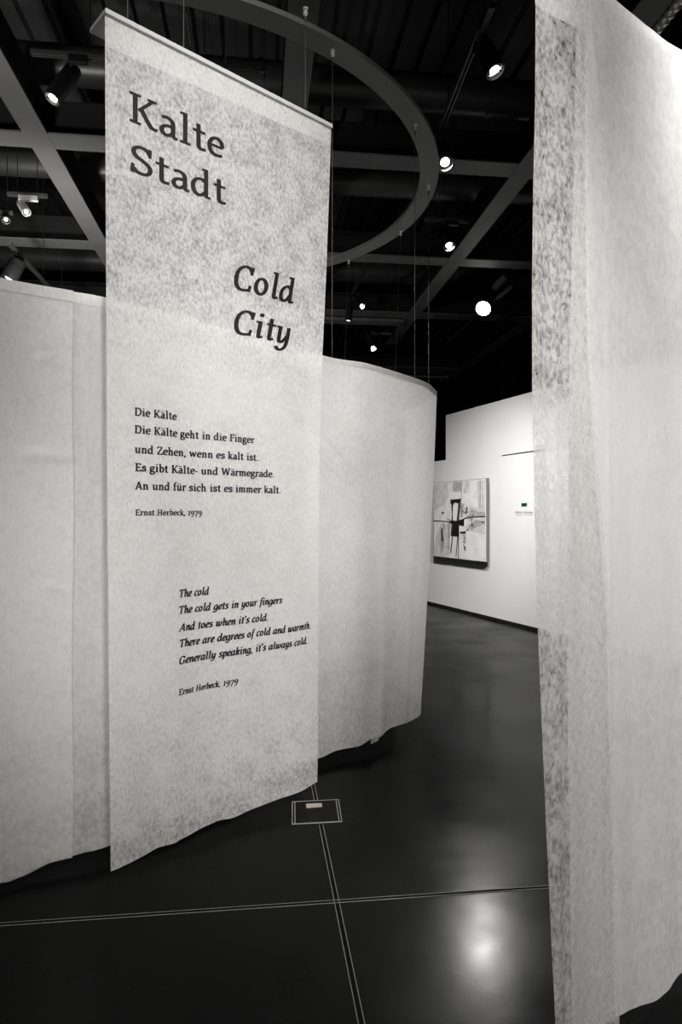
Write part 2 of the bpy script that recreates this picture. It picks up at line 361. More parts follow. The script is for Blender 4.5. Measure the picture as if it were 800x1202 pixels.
# ------------------------------------------------------------------ cloth machinery
class Path:
    def __init__(s, pts, step=0.01):
        P = [Vector((p[0], p[1], 0)) for p in pts]; out = []
        for i in range(len(P) - 1):
            p0 = P[i - 1] if i else P[0] * 2 - P[1]; p1, p2 = P[i], P[i + 1]
            p3 = P[i + 2] if i + 2 < len(P) else P[-1] * 2 - P[-2]
            k = max(2, int((p2 - p1).length / step))
            for j in range(k):
                u = j / k
                out.append(0.5 * ((2 * p1) + (p2 - p0) * u + (2 * p0 - 5 * p1 + 4 * p2 - p3) * u * u + (3 * p1 - p0 - 3 * p2 + p3) * u ** 3))
        out.append(P[-1]); s.p = out; s.s = [0.0]
        for a, b_ in zip(out, out[1:]): s.s.append(s.s[-1] + (b_ - a).length)
        s.L = s.s[-1]
    def __call__(s, t):
        if t <= 0: d = (s.p[1] - s.p[0]).normalized(); p = s.p[0] + d * t
        elif t >= s.L: d = (s.p[-1] - s.p[-2]).normalized(); p = s.p[-1] + d * (t - s.L)
        else:
            lo, hi = 0, len(s.s) - 1
            while hi - lo > 1:
                m = (lo + hi) // 2
                if s.s[m] <= t: lo = m
                else: hi = m
            f = (t - s.s[lo]) / max(1e-9, s.s[hi] - s.s[lo]); p = s.p[lo].lerp(s.p[hi], f)
            d = (s.p[min(hi + 1, len(s.p) - 1)] - s.p[max(lo - 1, 0)]).normalized()
        nrm = Vector((d.y, -d.x, 0))          # towards the visitor for a left-to-right path
        return p, nrm
    def px(s, x):                             # arclength where the sight line x first meets the path
        r = (x - 400) / F
        for i in range(len(s.p) - 1):
            a = s.p[i].x - r * s.p[i].y; b_ = s.p[i + 1].x - r * s.p[i + 1].y
            if a <= 0 < b_ or b_ < 0 <= a: return s.s[i] + (s.s[i + 1] - s.s[i]) * a / (a - b_)
        a = s.p[0].x - r * s.p[0].y; d0 = (s.p[1] - s.p[0]).normalized()
        k0 = -a / (d0.x - r * d0.y)
        if k0 <= 0: return k0
        a = s.p[-1].x - r * s.p[-1].y; d1 = (s.p[-1] - s.p[-2]).normalized()
        return s.L - a / (d1.x - r * d1.y)
    def sz(s, x, y):
        t = s.px(x); d = s(t)[0].y
        return t, CAMZ + (HZ - y) / F * d
def lerp_tab(tab, v):
    if v <= tab[0][0]: return tab[0][1]
    for (a, fa), (b_, fb) in zip(tab, tab[1:]):
        if v <= b_: return fa + (fb - fa) * (v - a) / (b_ - a) if b_ > a else fb
    return tab[-1][1]
def smooth_tab(tab, v):
    if v <= tab[0][0]: return tab[0][1]
    for i, ((a, fa), (b_, fb)) in enumerate(zip(tab, tab[1:])):
        if v <= b_:
            u = (v - a) / (b_ - a); u = u * u * (3 - 2 * u) * 0.5 + u * 0.5
            return fa + (fb - fa) * u
    return tab[-1][1]
def crease_fn(cr):
    def f(s, z):
        h = 0
        for (s0, z0, s1, z1, amp, wd) in cr:
            dx, dz = s1 - s0, z1 - z0; L2 = dx * dx + dz * dz
            u = ((s - s0) * dx + (z - z0) * dz) / L2
            if -0.1 < u < 1.1:
                e = abs((s - s0) * dz - (z - z0) * dx) / math.sqrt(L2)
                if e < 4 * wd:
                    fade = max(0, min(1, min(u + 0.1, 1.1 - u) * 5))
                    h += 2.4 * amp * math.exp(-(e / wd) ** 2) * fade
        return h
    return f
def cloth(name, path, sL, sR, zT, zB, disp, m, parent, cell=0.014, off=0.0):
    """sL(z), sR(z): side edges; zT(s), zB(s): top and bottom edges; disp(s, z): distance off the path"""
    sa = min(sL(z / 10) for z in range(0, 40)); sb = max(sR(z / 10) for z in range(0, 40))
    nu = max(8, int((sb - sa) / cell)); nv = max(8, int((zT(sa) - zB(sa)) / (cell * 1.25)))
    vs_ = []; uvs = []
    org = worldloc(parent)
    for j in range(nv + 1):
        v = j / nv
        for i in range(nu + 1):
            uu = i / nu
            s0 = sa + (sb - sa) * uu
            z = zB(s0) + (zT(s0) - zB(s0)) * v
            s = sL(z) + (sR(z) - sL(z)) * uu
            z = zB(s) + (zT(s) - zB(s)) * v
            p, nr = path(s); p = p + nr * (off + disp(s, z))
            vs_.append((p.x - org.x, p.y - org.y, z - org.z)); uvs.append((s, z))
    fs = [(j * (nu + 1) + i, j * (nu + 1) + i + 1, (j + 1) * (nu + 1) + i + 1, (j + 1) * (nu + 1) + i) for j in range(nv) for i in range(nu)]
    me = bpy.data.meshes.new(name); me.from_pydata(vs_, [], fs); me.materials.append(m)
    ul = me.uv_layers.new(name='cloth')
    for lp in me.loops: ul.data[lp.index].uv = uvs[lp.vertex_index]
    for p in me.polygons: p.use_smooth = True
    o = bpy.data.objects.new(name, me); C.objects.link(o); o.parent = parent
    return o
def rail(name, path, s0, s1, z, parent, hgt=0.03, th=0.012, off=0.0, m=None):
    b = MB(); n = max(2, int((s1 - s0) / 0.04)); vs_ = []
    for i in range(n + 1):
        s = s0 + (s1 - s0) * i / n; p, nr = path(s); zz = z(s)
        for (o, h) in ((-th / 2, 0), (th / 2, 0), (th / 2, hgt), (-th / 2, hgt)):
            vs_.append(p + nr * (o + off) + Z * (zz + h))
    fs = [(4 * i + k, 4 * i + (k + 1) % 4, 4 * i + 4 + (k + 1) % 4, 4 * i + 4 + k) for i in range(n) for k in range(4)] + [(0, 1, 2, 3)[::-1], tuple(4 * n + k for k in range(4))]
    b.add(vs_, fs)
    return b.build(name, m or M['rail'], parent, autosmooth=40)

# ------------------------------------------------------------------ stroke lettering (broad pen)
def G_(adv, *st): return adv, st
def Vs(x, y0, y1): return ('l', 1, ((x, y0), (x, y1)))
def Sf(x, w=.15, y=.042): return ('l', .8, ((x - w, y), (x + w, y)))
def Fl(x, y, w=.15): return ('l', .8, ((x - w, y - .055), (x + .03, y - .045)))
def Ln(*p, w=1): return ('l', w, p)
def Cv(*p, w=1): return ('c', w, p)
def El(cx, cy, rx, ry, w=1): return ('c', w, tuple((cx + rx * math.cos(k * math.pi / 8), cy + ry * math.sin(k * math.pi / 8)) for k in range(17)))
ROM = {
 ' ': G_(.40),
 'K': G_(.98, Vs(.24, 0, 1), Sf(.24, .18), Sf(.24, .18, .958), Ln((.34, .46), (.78, .94), w=.8), Sf(.78, .15, .958), Cv((.42, .57), (.56, .33), (.70, .13), (.80, .055), (.95, .045))),
 'a': G_(.66, Cv((.12, .60), (.22, .645), (.34, .645), (.46, .57), (.49, .42)), Ln((.49, .45), (.49, .1)), Cv((.49, .16), (.51, .07), (.56, .04), (.64, .045), w=.9), Cv((.48, .385), (.28, .37), (.15, .29), (.11, .18), (.16, .08), (.27, .045), (.39, .09), (.48, .19))),
 'l': G_(.46, Vs(.24, 0, 1.08), Fl(.24, 1.08, .18), Sf(.24, .18)),
 't': G_(.53, Ln((.24, .18), (.24, .90)), Cv((.24, .22), (.25, .11), (.30, .05), (.38, .045), (.50, .06)), Sf(.26, .22, .645)),
 'e': G_(.66, Ln((.12, .37), (.575, .37), w=.85), Cv((.575, .37), (.55, .54), (.46, .63), (.36, .655), (.22, .60), (.12, .45), (.10, .33), (.14, .16), (.24, .065), (.38, .042), (.57, .085))),
 'S': G_(.79, Cv((.64, .80), (.58, .90), (.42, .96), (.26, .93), (.15, .82), (.16, .68), (.27, .575), (.44, .50), (.60, .40), (.665, .27), (.62, .13), (.50, .055), (.36, .04), (.22, .08), (.12, .18)), Ln((.66, .99), (.645, .70), w=.75), Ln((.095, .0), (.115, .32), w=.75)),
 'd': G_(.78, Cv((.54, .58), (.46, .64), (.36, .655), (.22, .60), (.12, .45), (.105, .31), (.15, .14), (.27, .045), (.40, .07), (.53, .2)), Vs(.56, .02, 1.08), Fl(.56, 1.08), Ln((.53, .042), (.72, .042), w=.8)),
 'D': G_(.97, Vs(.24, 0, 1), Ln((.06, .042), (.46, .042), w=.8), Ln((.06, .958), (.46, .958), w=.8), Cv((.43, .955), (.62, .92), (.78, .78), (.84, .5), (.78, .22), (.62, .08), (.43, .045))),
 'i': G_(.46, Vs(.24, 0, .7), Fl(.24, .7, .17), Sf(.24, .17), Ln((.24, .87), (.24, 1.0))),
 'g': G_(.68, El(.30, .45, .19, .205), Cv((.44, .62), (.52, .65), (.66, .65), w=.8), Cv((.20, .28), (.12, .20), (.13, .12), (.24, .07), (.45, .05), (.58, -.02), (.60, -.12), (.50, -.24), (.30, -.29), (.13, -.24), (.08, -.14), (.13, -.03), (.24, .06))),
 'h': G_(.79, Vs(.2, 0, 1.08), Fl(.2, 1.08, .16), Sf(.2, .15), Cv((.22, .5), (.32, .62), (.43, .65), (.53, .59), (.565, .42)), Ln((.565, .44), (.565, 0)), Sf(.565, .15)),
 'n': G_(.79, Vs(.2, 0, .7), Fl(.2, .7, .16), Sf(.2, .15), Cv((.22, .5), (.32, .62), (.43, .65), (.53, .59), (.565, .42)), Ln((.565, .44), (.565, 0)), Sf(.565, .15)),
 'F': G_(.76, Vs(.24, 0, 1), Sf(.24, .18), Ln((.06, .955), (.72, .955), w=.9), Ln((.70, .99), (.69, .76), w=.7), Ln((.24, .52), (.56, .52), w=.85), Ln((.56, .62), (.56, .41), w=.6)),
 'r': G_(.57, Vs(.2, 0, .7), Fl(.2, .7, .16), Sf(.2, .17), Cv((.22, .44), (.30, .58), (.40, .645), (.54, .63)), Ln((.52, .66), (.515, .52), w=.7)),
 'u': G_(.79, Ln((.2, .2), (.2, .7)), Fl(.2, .7, .16), Cv((.2, .24), (.22, .11), (.32, .045), (.44, .08), (.57, .22)), Vs(.58, .02, .7), Fl(.58, .7, .13), Ln((.55, .042), (.73, .042), w=.8)),
 'Z': G_(.84, Ln((.11, .955), (.76, .955), w=.9), Ln((.72, .94), (.12, .06)), Ln((.08, .045), (.77, .045), w=.9), Ln((.125, .99), (.115, .75), w=.7), Ln((.75, .0), (.77, .27), w=.7)),
 'w': G_(1.06, Ln((.14, .67), (.32, .02)), Ln((.32, .02), (.53, .66), w=.75), Ln((.53, .66), (.72, .02)), Ln((.72, .02), (.92, .67), w=.75), Sf(.14, .14, .66), Sf(.92, .12, .66)),
 's': G_(.59, Cv((.47, .55), (.41, .63), (.29, .658), (.17, .61), (.13, .52), (.18, .43), (.32, .36), (.45, .28), (.485, .18), (.42, .075), (.29, .042), (.17, .08), (.10, .16)), Ln((.485, .68), (.475, .48), w=.7), Ln((.085, .02), (.095, .23), w=.7)),
 'E': G_(.83, Vs(.24, 0, 1), Ln((.06, .955), (.72, .955), w=.9), Ln((.06, .045), (.74, .045), w=.9), Ln((.24, .51), (.58, .51), w=.85), Ln((.70, .99), (.69, .76), w=.7), Ln((.73, .0), (.75, .25), w=.7), Ln((.575, .61), (.575, .41), w=.6)),
 'b': G_(.76, Vs(.22, .04, 1.08), Fl(.22, 1.08), Cv((.24, .54), (.34, .64), (.44, .65), (.57, .58), (.645, .42), (.64, .26), (.57, .12), (.44, .045), (.32, .05), (.22, .12))),
 'W': G_(1.34, Ln((.18, .96), (.40, .02)), Ln((.40, .02), (.67, .95), w=.75), Ln((.67, .95), (.92, .02)), Ln((.92, .02), (1.17, .96), w=.75), Sf(.18, .17, .958), Sf(1.17, .15, .958)),
 'm': G_(1.15, Vs(.2, 0, .7), Fl(.2, .7, .16), Sf(.2, .14), Cv((.22, .5), (.31, .62), (.41, .65), (.51, .59), (.545, .42)), Ln((.545, .44), (.545, 0)), Sf(.545, .13), Cv((.57, .5), (.66, .62), (.76, .65), (.88, .59), (.915, .42)), Ln((.915, .44), (.915, 0)), Sf(.915, .15)),
 'A': G_(.9, Ln((.13, .03), (.43, 1), w=.78), Ln((.43, 1), (.76, .03)), Ln((.23, .33), (.64, .33), w=.85), Sf(.13, .14), Sf(.77, .14)),
 'f': G_(.50, Ln((.24, 0), (.24, .78)), Cv((.24, .74), (.26, .92), (.33, 1.02), (.43, 1.04), (.55, 1.0)), Sf(.26, .2, .645), Sf(.24, .18)),
 'c': G_(.6, Cv((.51, .54), (.45, .62), (.35, .655), (.21, .60), (.115, .45), (.105, .31), (.16, .14), (.28, .048), (.40, .045), (.55, .10)), Ln((.53, .66), (.52, .48), w=.7)),
 'k': G_(.75, Vs(.2, 0, 1.08), Fl(.2, 1.08, .16), Sf(.2, .15), Ln((.24, .33), (.55, .64), w=.8), Sf(.55, .13, .658), Ln((.34, .42), (.62, .03)), Sf(.64, .12)),
 'H': G_(1.05, Vs(.24, 0, 1), Vs(.80, 0, 1), Ln((.24, .51), (.80, .51), w=.85), Sf(.24, .18), Sf(.80, .18), Sf(.24, .18, .958), Sf(.80, .18, .958)),
 '.': G_(.30, Ln((.14, .0), (.14, .135))), ',': G_(.34, Ln((.15, -.02), (.15, .14), w=1.1), Ln((.18, .06), (.08, -.2), w=.85)), '-': G_(.42, Ln((.06, .33), (.36, .33))),
 '1': G_(.46, Vs(.25, 0, .7), Ln((.08, .60), (.25, .67), w=.8), Sf(.25, .17)),
 '9': G_(.62, El(.31, .44, .2, .21), Cv((.50, .50), (.53, .33), (.48, .08), (.36, -.12), (.15, -.28))),
 '7': G_(.60, Ln((.07, .64), (.55, .64), w=.95), Ln((.53, .63), (.22, -.28)), Ln((.085, .68), (.075, .48), w=.6)),
}
def umlaut(g, x):
    adv, st = g
    return adv, st + (Ln((x - .12, .84), (x - .12, .95), w=.9), Ln((x + .12, .84), (x + .12, .95), w=.9))
ROM['ä'] = umlaut(ROM['a'], .30); ROM['ü'] = umlaut(ROM['u'], .38)
def Ex(x): return Cv((x, .16), (x + .005, .07), (x + .05, .045), (x + .16, .11), w=.9)     # exit stroke
def En(x, y=.7): return Ln((x - .14, y - .10), (x + .02, y - .035), w=.75)                   # entry stroke
bowl = Cv((.47, .55), (.40, .64), (.30, .65), (.17, .55), (.09, .36), (.09, .17), (.16, .05), (.26, .05), (.37, .15), (.47, .34))
arch = Cv((.18, .36), (.28, .57), (.38, .65), (.47, .62), (.48, .48))
ITA = {
 ' ': G_(.40),
 'C': G_(.76, Cv((.64, .80), (.55, .92), (.42, .96), (.26, .90), (.14, .72), (.10, .48), (.14, .22), (.25, .07), (.40, .04), (.62, .09)), Ln((.655, .99), (.63, .68), w=.75), Ln((.62, .02), (.65, .27), w=.75)),
 'o': G_(.62, El(.29, .35, .195, .305)),
 'l': G_(.40, Ln((.2, .14), (.2, 1.08)), Ln((.05, 1.03), (.22, 1.035), w=.8), Ex(.2)),
 'd': G_(.66, bowl, Ln((.48, .14), (.48, 1.08)), Ln((.33, 1.03), (.50, 1.035), w=.8), Ex(.48)),
 'i': G_(.38, Ln((.18, .14), (.18, .7)), Ln((.03, .645), (.2, .655), w=.8), Ex(.18), Ln((.19, .88), (.19, 1.02), w=1.05)),
 't': G_(.42, Ln((.2, .14), (.2, .90)), Sf(.22, .18, .645), Ex(.2)),
 'y': G_(.64, Ln((.16, .14), (.16, .7)), Ln((.02, .645), (.18, .655), w=.8), Cv((.16, .16), (.18, .06), (.27, .05), (.38, .18), (.48, .36)), Cv((.50, .70), (.50, .40), (.49, .10), (.43, -.14), (.30, -.27), (.17, -.27), (.07, -.16))),
 'T': G_(.80, Vs(.40, 0, 1), Ln((.06, .955), (.76, .955), w=.9), Sf(.40, .16), Ln((.085, .99), (.075, .76), w=.7), Ln((.745, .99), (.735, .76), w=.7)),
 'h': G_(.64, Ln((.16, 0), (.16, 1.08)), Ln((.02, 1.03), (.18, 1.035), w=.8), arch, Ln((.48, .14), (.48, .5)), Ex(.48)),
 'n': G_(.64, Ln((.16, 0), (.16, .7)), Ln((.02, .645), (.18, .655), w=.8), arch, Ln((.48, .14), (.48, .5)), Ex(.48)),
 'e': G_(.52, Cv((.11, .31), (.28, .33), (.41, .42), (.44, .54), (.38, .64), (.29, .65), (.17, .55), (.095, .36), (.10, .17), (.18, .06), (.30, .045), (.46, .14))),
 'c': G_(.50, Cv((.44, .55), (.38, .64), (.29, .65), (.17, .55), (.095, .36), (.10, .17), (.18, .06), (.30, .045), (.46, .14))),
 'g': G_(.62, bowl, Cv((.49, .68), (.49, .35), (.48, .06), (.42, -.16), (.29, -.28), (.14, -.26), (.04, -.15))),
 's': G_(.48, Cv((.40, .56), (.33, .645), (.22, .65), (.13, .56), (.15, .45), (.27, .34), (.38, .23), (.37, .11), (.26, .045), (.14, .06), (.05, .15))),
 'u': G_(.66, Ln((.16, .18), (.16, .7)), Ln((.02, .645), (.18, .655), w=.8), Cv((.16, .2), (.17, .08), (.25, .045), (.36, .15), (.48, .36)), Ln((.49, .14), (.49, .7)), Ex(.49)),
 'r': G_(.48, Ln((.16, 0), (.16, .7)), Ln((.02, .645), (.18, .655), w=.8), Cv((.18, .36), (.26, .56), (.35, .65), (.48, .62))),
 'f': G_(.40, Cv((.06, -.28), (.15, -.24), (.19, -.05), (.21, .4), (.23, .85), (.30, 1.02), (.40, 1.04), (.50, .98)), Sf(.23, .18, .645)),
 'w': G_(.86, Ln((.14, .14), (.14, .7)), Ln((.0, .645), (.16, .655), w=.8), Cv((.14, .16), (.17, .06), (.26, .06), (.40, .25)), Ln((.41, .14), (.41, .66)), Cv((.41, .16), (.44, .06), (.54, .06), (.66, .22), (.73, .45), (.70, .66))),
 'a': G_(.64, bowl, Ln((.48, .14), (.48, .7)), Ex(.48)),
 'm': G_(.96, Ln((.16, 0), (.16, .7)), Ln((.02, .645), (.18, .655), w=.8), arch, Ln((.48, 0), (.48, .5)), Cv((.50, .36), (.60, .57), (.70, .65), (.79, .62), (.80, .48)), Ln((.80, .14), (.80, .5)), Ex(.80)),
 'p': G_(.62, Ln((.16, -.28), (.16, .7)), Ln((.02, .645), (.18, .655), w=.8), Sf(.17, .13, -.26), Cv((.18, .36), (.28, .58), (.38, .65), (.49, .58), (.52, .40), (.47, .18), (.36, .055), (.26, .05), (.17, .12))),
 'k': G_(.60, Ln((.16, 0), (.16, 1.08)), Ln((.02, 1.03), (.18, 1.035), w=.8), Cv((.17, .33), (.30, .55), (.42, .65), (.48, .57), (.42, .43), (.24, .34)), Ln((.28, .36), (.44, .10)), Ex(.43)),
 'b': G_(.60, Ln((.16, .12), (.16, 1.08)), Ln((.02, 1.03), (.18, 1.035), w=.8), Cv((.16, .16), (.20, .06), (.32, .05), (.46, .2), (.52, .42), (.48, .59), (.38, .65), (.28, .58), (.18, .38))),
 'A': G_(.86, Ln((.06, .03), (.50, 1), w=.8), Ln((.50, 1), (.68, .03)), Ln((.22, .33), (.62, .33), w=.85), Sf(.07, .13), Sf(.69, .13)),
 'G': G_(.90, Cv((.70, .80), (.60, .92), (.45, .96), (.27, .90), (.14, .72), (.10, .48), (.14, .22), (.26, .07), (.42, .04), (.66, .11)), Ln((.715, .99), (.69, .68), w=.75), Ln((.68, .09), (.68, .42)), Sf(.70, .16, .42)),
 'E': G_(.76, Vs(.22, 0, 1), Ln((.06, .955), (.68, .955), w=.9), Ln((.06, .045), (.68, .045), w=.9), Ln((.22, .51), (.54, .51), w=.85), Ln((.66, .99), (.65, .77), w=.7), Ln((.67, .0), (.69, .25), w=.7)),
 'H': G_(.96, Vs(.22, 0, 1), Vs(.72, 0, 1), Ln((.22, .51), (.72, .51), w=.85), Sf(.22, .15), Sf(.72, .15), Sf(.22, .15, .958), Sf(.72, .15, .958)),
 "'": G_(.30, Ln((.14, .90), (.14, 1.06), w=1.2), Ln((.16, .98), (.07, .76), w=.9)),
 '.': ROM['.'], ',': ROM[','], '1': ROM['1'], '9': ROM['9'], '7': ROM['7'],
}
PA, PB, PT = .080, .050, math.radians(18)
def nib(nx, ny, k):
    c, s = math.cos(PT), math.sin(PT)
    ax, ay, bx, by = c * PA, s * PA, -s * PB, c * PB
    p, q = ax * nx + ay * ny, bx * nx + by * ny; L = math.hypot(p, q) or 1
    return ((ax * p + bx * q) / L * k, (ay * p + by * q) / L * k)
def ribbon(kind, wt, pts):
    if kind == 'c':
        out = []
        closed = math.dist(pts[0], pts[-1]) < 1e-6
        for i in range(len(pts) - 1):
            p1, p2 = pts[i], pts[i + 1]
            p0 = pts[i - 1] if i else (pts[-2] if closed else (2 * p1[0] - p2[0], 2 * p1[1] - p2[1]))
            p3 = pts[i + 2] if i + 2 < len(pts) else (pts[1] if closed else (2 * p2[0] - p1[0], 2 * p2[1] - p1[1]))
            for j in range(4):
                u = j / 4
                out.append(tuple(0.5 * (2 * p1[k] + (p2[k] - p0[k]) * u + (2 * p0[k] - 5 * p1[k] + 4 * p2[k] - p3[k]) * u * u + (3 * p1[k] - p0[k] - 3 * p2[k] + p3[k]) * u ** 3) for k in (0, 1)))
        out.append(pts[-1]); pts = out
    else:
        a, b_ = pts; pts = [tuple(a[k] + (b_[k] - a[k]) * j / 6 for k in (0, 1)) for j in range(7)]; closed = False
    n = len(pts); Lf = []; Rt = []
    for i in range(n):
        a = pts[i - 1] if i else (pts[-2] if closed else pts[0]); b_ = pts[i + 1] if i < n - 1 else (pts[1] if closed else pts[-1])
        dx, dy = b_[0] - a[0], b_[1] - a[1]; L = math.hypot(dx, dy) or 1
        ox, oy = nib(-dy / L, dx / L, wt)
        if i in (0, n - 1) and kind == 'l':     # square ends
            nx, ny = -dy / L, dx / L; h = ox * nx + oy * ny; ox, oy = nx * h, ny * h
        Lf.append((pts[i][0] + ox, pts[i][1] + oy)); Rt.append((pts[i][0] - ox, pts[i][1] - oy))
    return Lf, Rt
def letters(text, font, slant=0.0, wk=1.0):
    """quads in em units (capital height 1)"""
    x = 0.0; Q = []
    for ch in text:
        adv, st = font[ch]
        for (k, wt, pts) in st:
            Lf, Rt = ribbon(k, wt * wk, pts)
            f = lambda p: (x + p[0] + slant * p[1], p[1])
            for i in range(len(Lf) - 1):
                Q.append((f(Lf[i]), f(Rt[i]), f(Rt[i + 1]), f(Lf[i + 1])))
        x += adv
    return Q, x

def big(g, k): return g[0] * k, tuple((a, w_, tuple((x * k, y * k) for x, y in p)) for a, w_, p in g[1])
for F_ in (ROM, ITA):
    for c_ in '179': F_[c_] = big(F_[c_], 1.18) if F_ is ROM else ROM[c_]
# ------------------------------------------------------------------ the tall printed banner
BA = Vector((-1.052, 3.03, 0)); BE = Vector((0.993, 0.90, 0)).normalized()
bpath = Path([(BA.x, BA.y), (BA.x + BE.x * 1.34, BA.y + BE.y * 1.34)])
bn = Vector((BE.y, -BE.x, 0))
bc = crease_fn([(*bpath.sz(193, 893), *bpath.sz(262, 934), 0.0016, 0.010)])
def bdisp(s, z):
    k = max(0, min(1, (3.8 - z) / 2.5))
    return 0.010 * k * math.sin(s * 7.5 + 0.6 * z) + 0.004 * k * math.sin(s * 17 + 1.3 * z + 1) + 0.012 * math.exp(-max(0, z - 0.05) / 0.15) * math.sin(s * 14) * 0.6 + bc(s, z)
eL = sorted([(z, s) for s, z in [bpath.sz(x, y) for x, y in ((122, 15), (123, 200), (124.5, 500), (127, 800), (129.5, 1018))]])
eR = sorted([(z, s) for s, z in [bpath.sz(x, y) for x, y in ((388.5, 151), (386, 230), (382.5, 330), (378.5, 420), (376, 520), (375, 640), (374.5, 780), (373, 918))]])
bb = [bpath.sz(x, y) for x, y in ((129, 1021), (134, 1019), (150, 1011), (165, 1004), (185, 994), (205, 989), (215, 983), (240, 970), (258, 963), (275, 960), (300, 948), (330, 935), (350, 928), (374, 917))]
zt = 3.83
t_banner = thing('printed_banner', 'tall white fleece banner with black poem lettering hanging from a white board', 'banner', BA + BE * 0.67 + Z * 0.03)
cloth('fabric', bpath, lambda z: lerp_tab(eL, z), lambda z: lerp_tab(eR, z), lambda s: zt, lambda s: smooth_tab(bb, s), bdisp, M['clothb'], t_banner, cell=0.012)
cloth('top_hem', bpath, lambda z: lerp_tab(eL, z) + .002, lambda z: lerp_tab(eR, z) - .002, lambda s: zt, lambda s: zt - 0.135 + 0.03 * s, lambda s, z: bdisp(s, z) - 0.004, M['cloth3'], t_banner, cell=0.02)
b = MB(); q = BA + BE * 0.668 + Z * 3.841 - bn * 0.07
b.hexa(q, BE * 0.672, bn * 0.088, Z * 0.011); b.build('top_board', M['board'], t_banner, bevel=0.002)
b = MB()
for s_ in (0.13, 0.42): b.tube([BA + BE * s_ + Z * 3.86 - bn * 0.05, BA + BE * s_ + Z * 5.0 - bn * 0.05], 0.0022, 6)
tag(b.build('board_cord', M['wire'], t_banner), 'thin hanging cord')

PTX = 'black print'
def text_line(txt, font, slant, pa, pb, cap_px, label):
    s0, z0 = bpath.sz(*pa); s1, z1 = bpath.sz(*pb)
    zb = (z0 + z1) / 2; h = cap_px / F * bpath(s0)[0].y; big = cap_px > 20
    Q, W = letters(txt, font, slant, 1.0 if big else 1.48)
    xs = [p[0] for q_ in Q for p in q_]; x0, x1 = min(xs), max(xs); k = (s1 - s0) / (x1 - x0)
    groups = []; xa = 0.0
    if big:
        for ch in txt:
            q1, w1 = letters(ch, font, slant); groups.append((ch, [tuple((x + xa, y) for x, y in q_) for q_ in q1])); xa += w1
    else: groups = [(None, Q)]
    for ch, qs in groups:
        vs_ = []; fs = []
        for q_ in qs:
            i0 = len(vs_)
            for (x, y) in q_:
                s = s0 + (x - x0) * k; z = zb + y * h
                p, nr = bpath(s); vs_.append(p + nr * (bdisp(s, z) + 0.0022) + Z * z)
            fs.append((i0, i0 + 1, i0 + 2, i0 + 3))
        mb = MB(); mb.add(vs_, fs); o = mb.build('letter' if ch else 'lettering', M['ink'], t_banner)
        tag(o, 'black letter %s of the heading %s' % (ch, txt) if ch else label)
R_, I_ = ROM, ITA; SL = 0.17
text_line('Kalte', R_, 0, (150.8, 142), (262.5, 185.5), 36, 'large black heading line reading Kalte')
text_line('Stadt', R_, 0, (151.8, 200.5), (264.5, 240), 34, 'large black heading line reading Stadt')
text_line('Cold', I_, SL, (273.8, 339.5), (346, 357), 31.5, 'large black italic line reading Cold')
text_line('City', I_, SL, (273.8, 390.5), (341, 406), 30.5, 'large black italic line reading City')
for a in (('Die Kälte', (157, 488.6), (208, 492), 9.3), ('Die Kälte geht in die Finger', (157, 509.5), (298, 519.5), 9.3),
          ('und Zehen, wenn es kalt ist.', (157.3, 532.4), (302, 540.5), 9.3), ('Es gibt Kälte- und Wärmegrade.', (157.7, 554), (320, 559.7), 9.3),
          ('An und für sich ist es immer kalt.', (157.5, 575.5), (327.5, 578.3), 9.3), ('Ernst Herbeck, 1979', (158, 605), (238, 605), 7.0)):
    text_line(a[0], R_, 0, a[1], a[2], a[3], 'small black upright line reading ' + a[0])
for a in (('The cold', (210.5, 701.8), (247, 697.6), 9.0), ('The cold gets in your fingers', (210, 721.5), (330, 707), 9.0),
          ("And toes when it's cold.", (209.4, 742), (313.5, 727.5), 9.0), ('There are degrees of cold and warmth.', (210.5, 761.3), (364.5, 736.3), 9.0),
          ("Generally speaking, it's always cold.", (209.8, 780.8), (360, 754.2), 9.0), ('Ernst Herbeck, 1979', (209, 815.8), (279.5, 802), 7.0)):
    text_line(a[0], I_, SL, a[1], a[2], a[3], 'small black italic line reading ' + a[0])

# ------------------------------------------------------------------ curved curtain behind the banner
cp = [(-2.35, 2.05), (-1.95, 2.45)]
for x, y, zt_ in ((0, 330, 2.6), (84, 345.5, 2.6), (128, 354, 2.6), (250, 381, 2.62), (375, 416, 2.63), (430, 426.5, 2.61), (480, 441.5, 2.58), (500, 450, 2.56), (508, 455.5, 2.555)):
    p = onz(x, y, zt_); cp.append((p.x, p.y))
cp += [(0.742, 5.30), (0.752, 5.52), (0.72, 5.85), (0.60, 6.30)]
cpath = Path(cp)
sx = lambda x: cpath.px(x)
ztab = [(0, 2.6), (sx(250), 2.62), (sx(375), 2.63), (sx(430), 2.61), (sx(480), 2.58), (sx(508), 2.555), (cpath.L, 2.55)]
zc_ = lambda s: lerp_tab(ztab, s)
btab = [(-1, 0.02)] + [cpath.sz(x, y) for x, y in ((-60, 1062), (0, 1034), (10, 1032.5), (30, 1025), (60, 1011), (84, 1004), (100, 998), (128, 990), (250, 938), (375, 888), (395, 880), (420, 876.5), (438, 868))] 
s450 = cpath.px(450)
btab += [(s450, 0.082), (cpath.px(470), 0.11), (cpath.px(485), 0.105), (cpath.px(500), 0.075), (cpath.L, 0.06)]
zcb = lambda s: smooth_tab(btab, s)
sE = cpath.px(500)
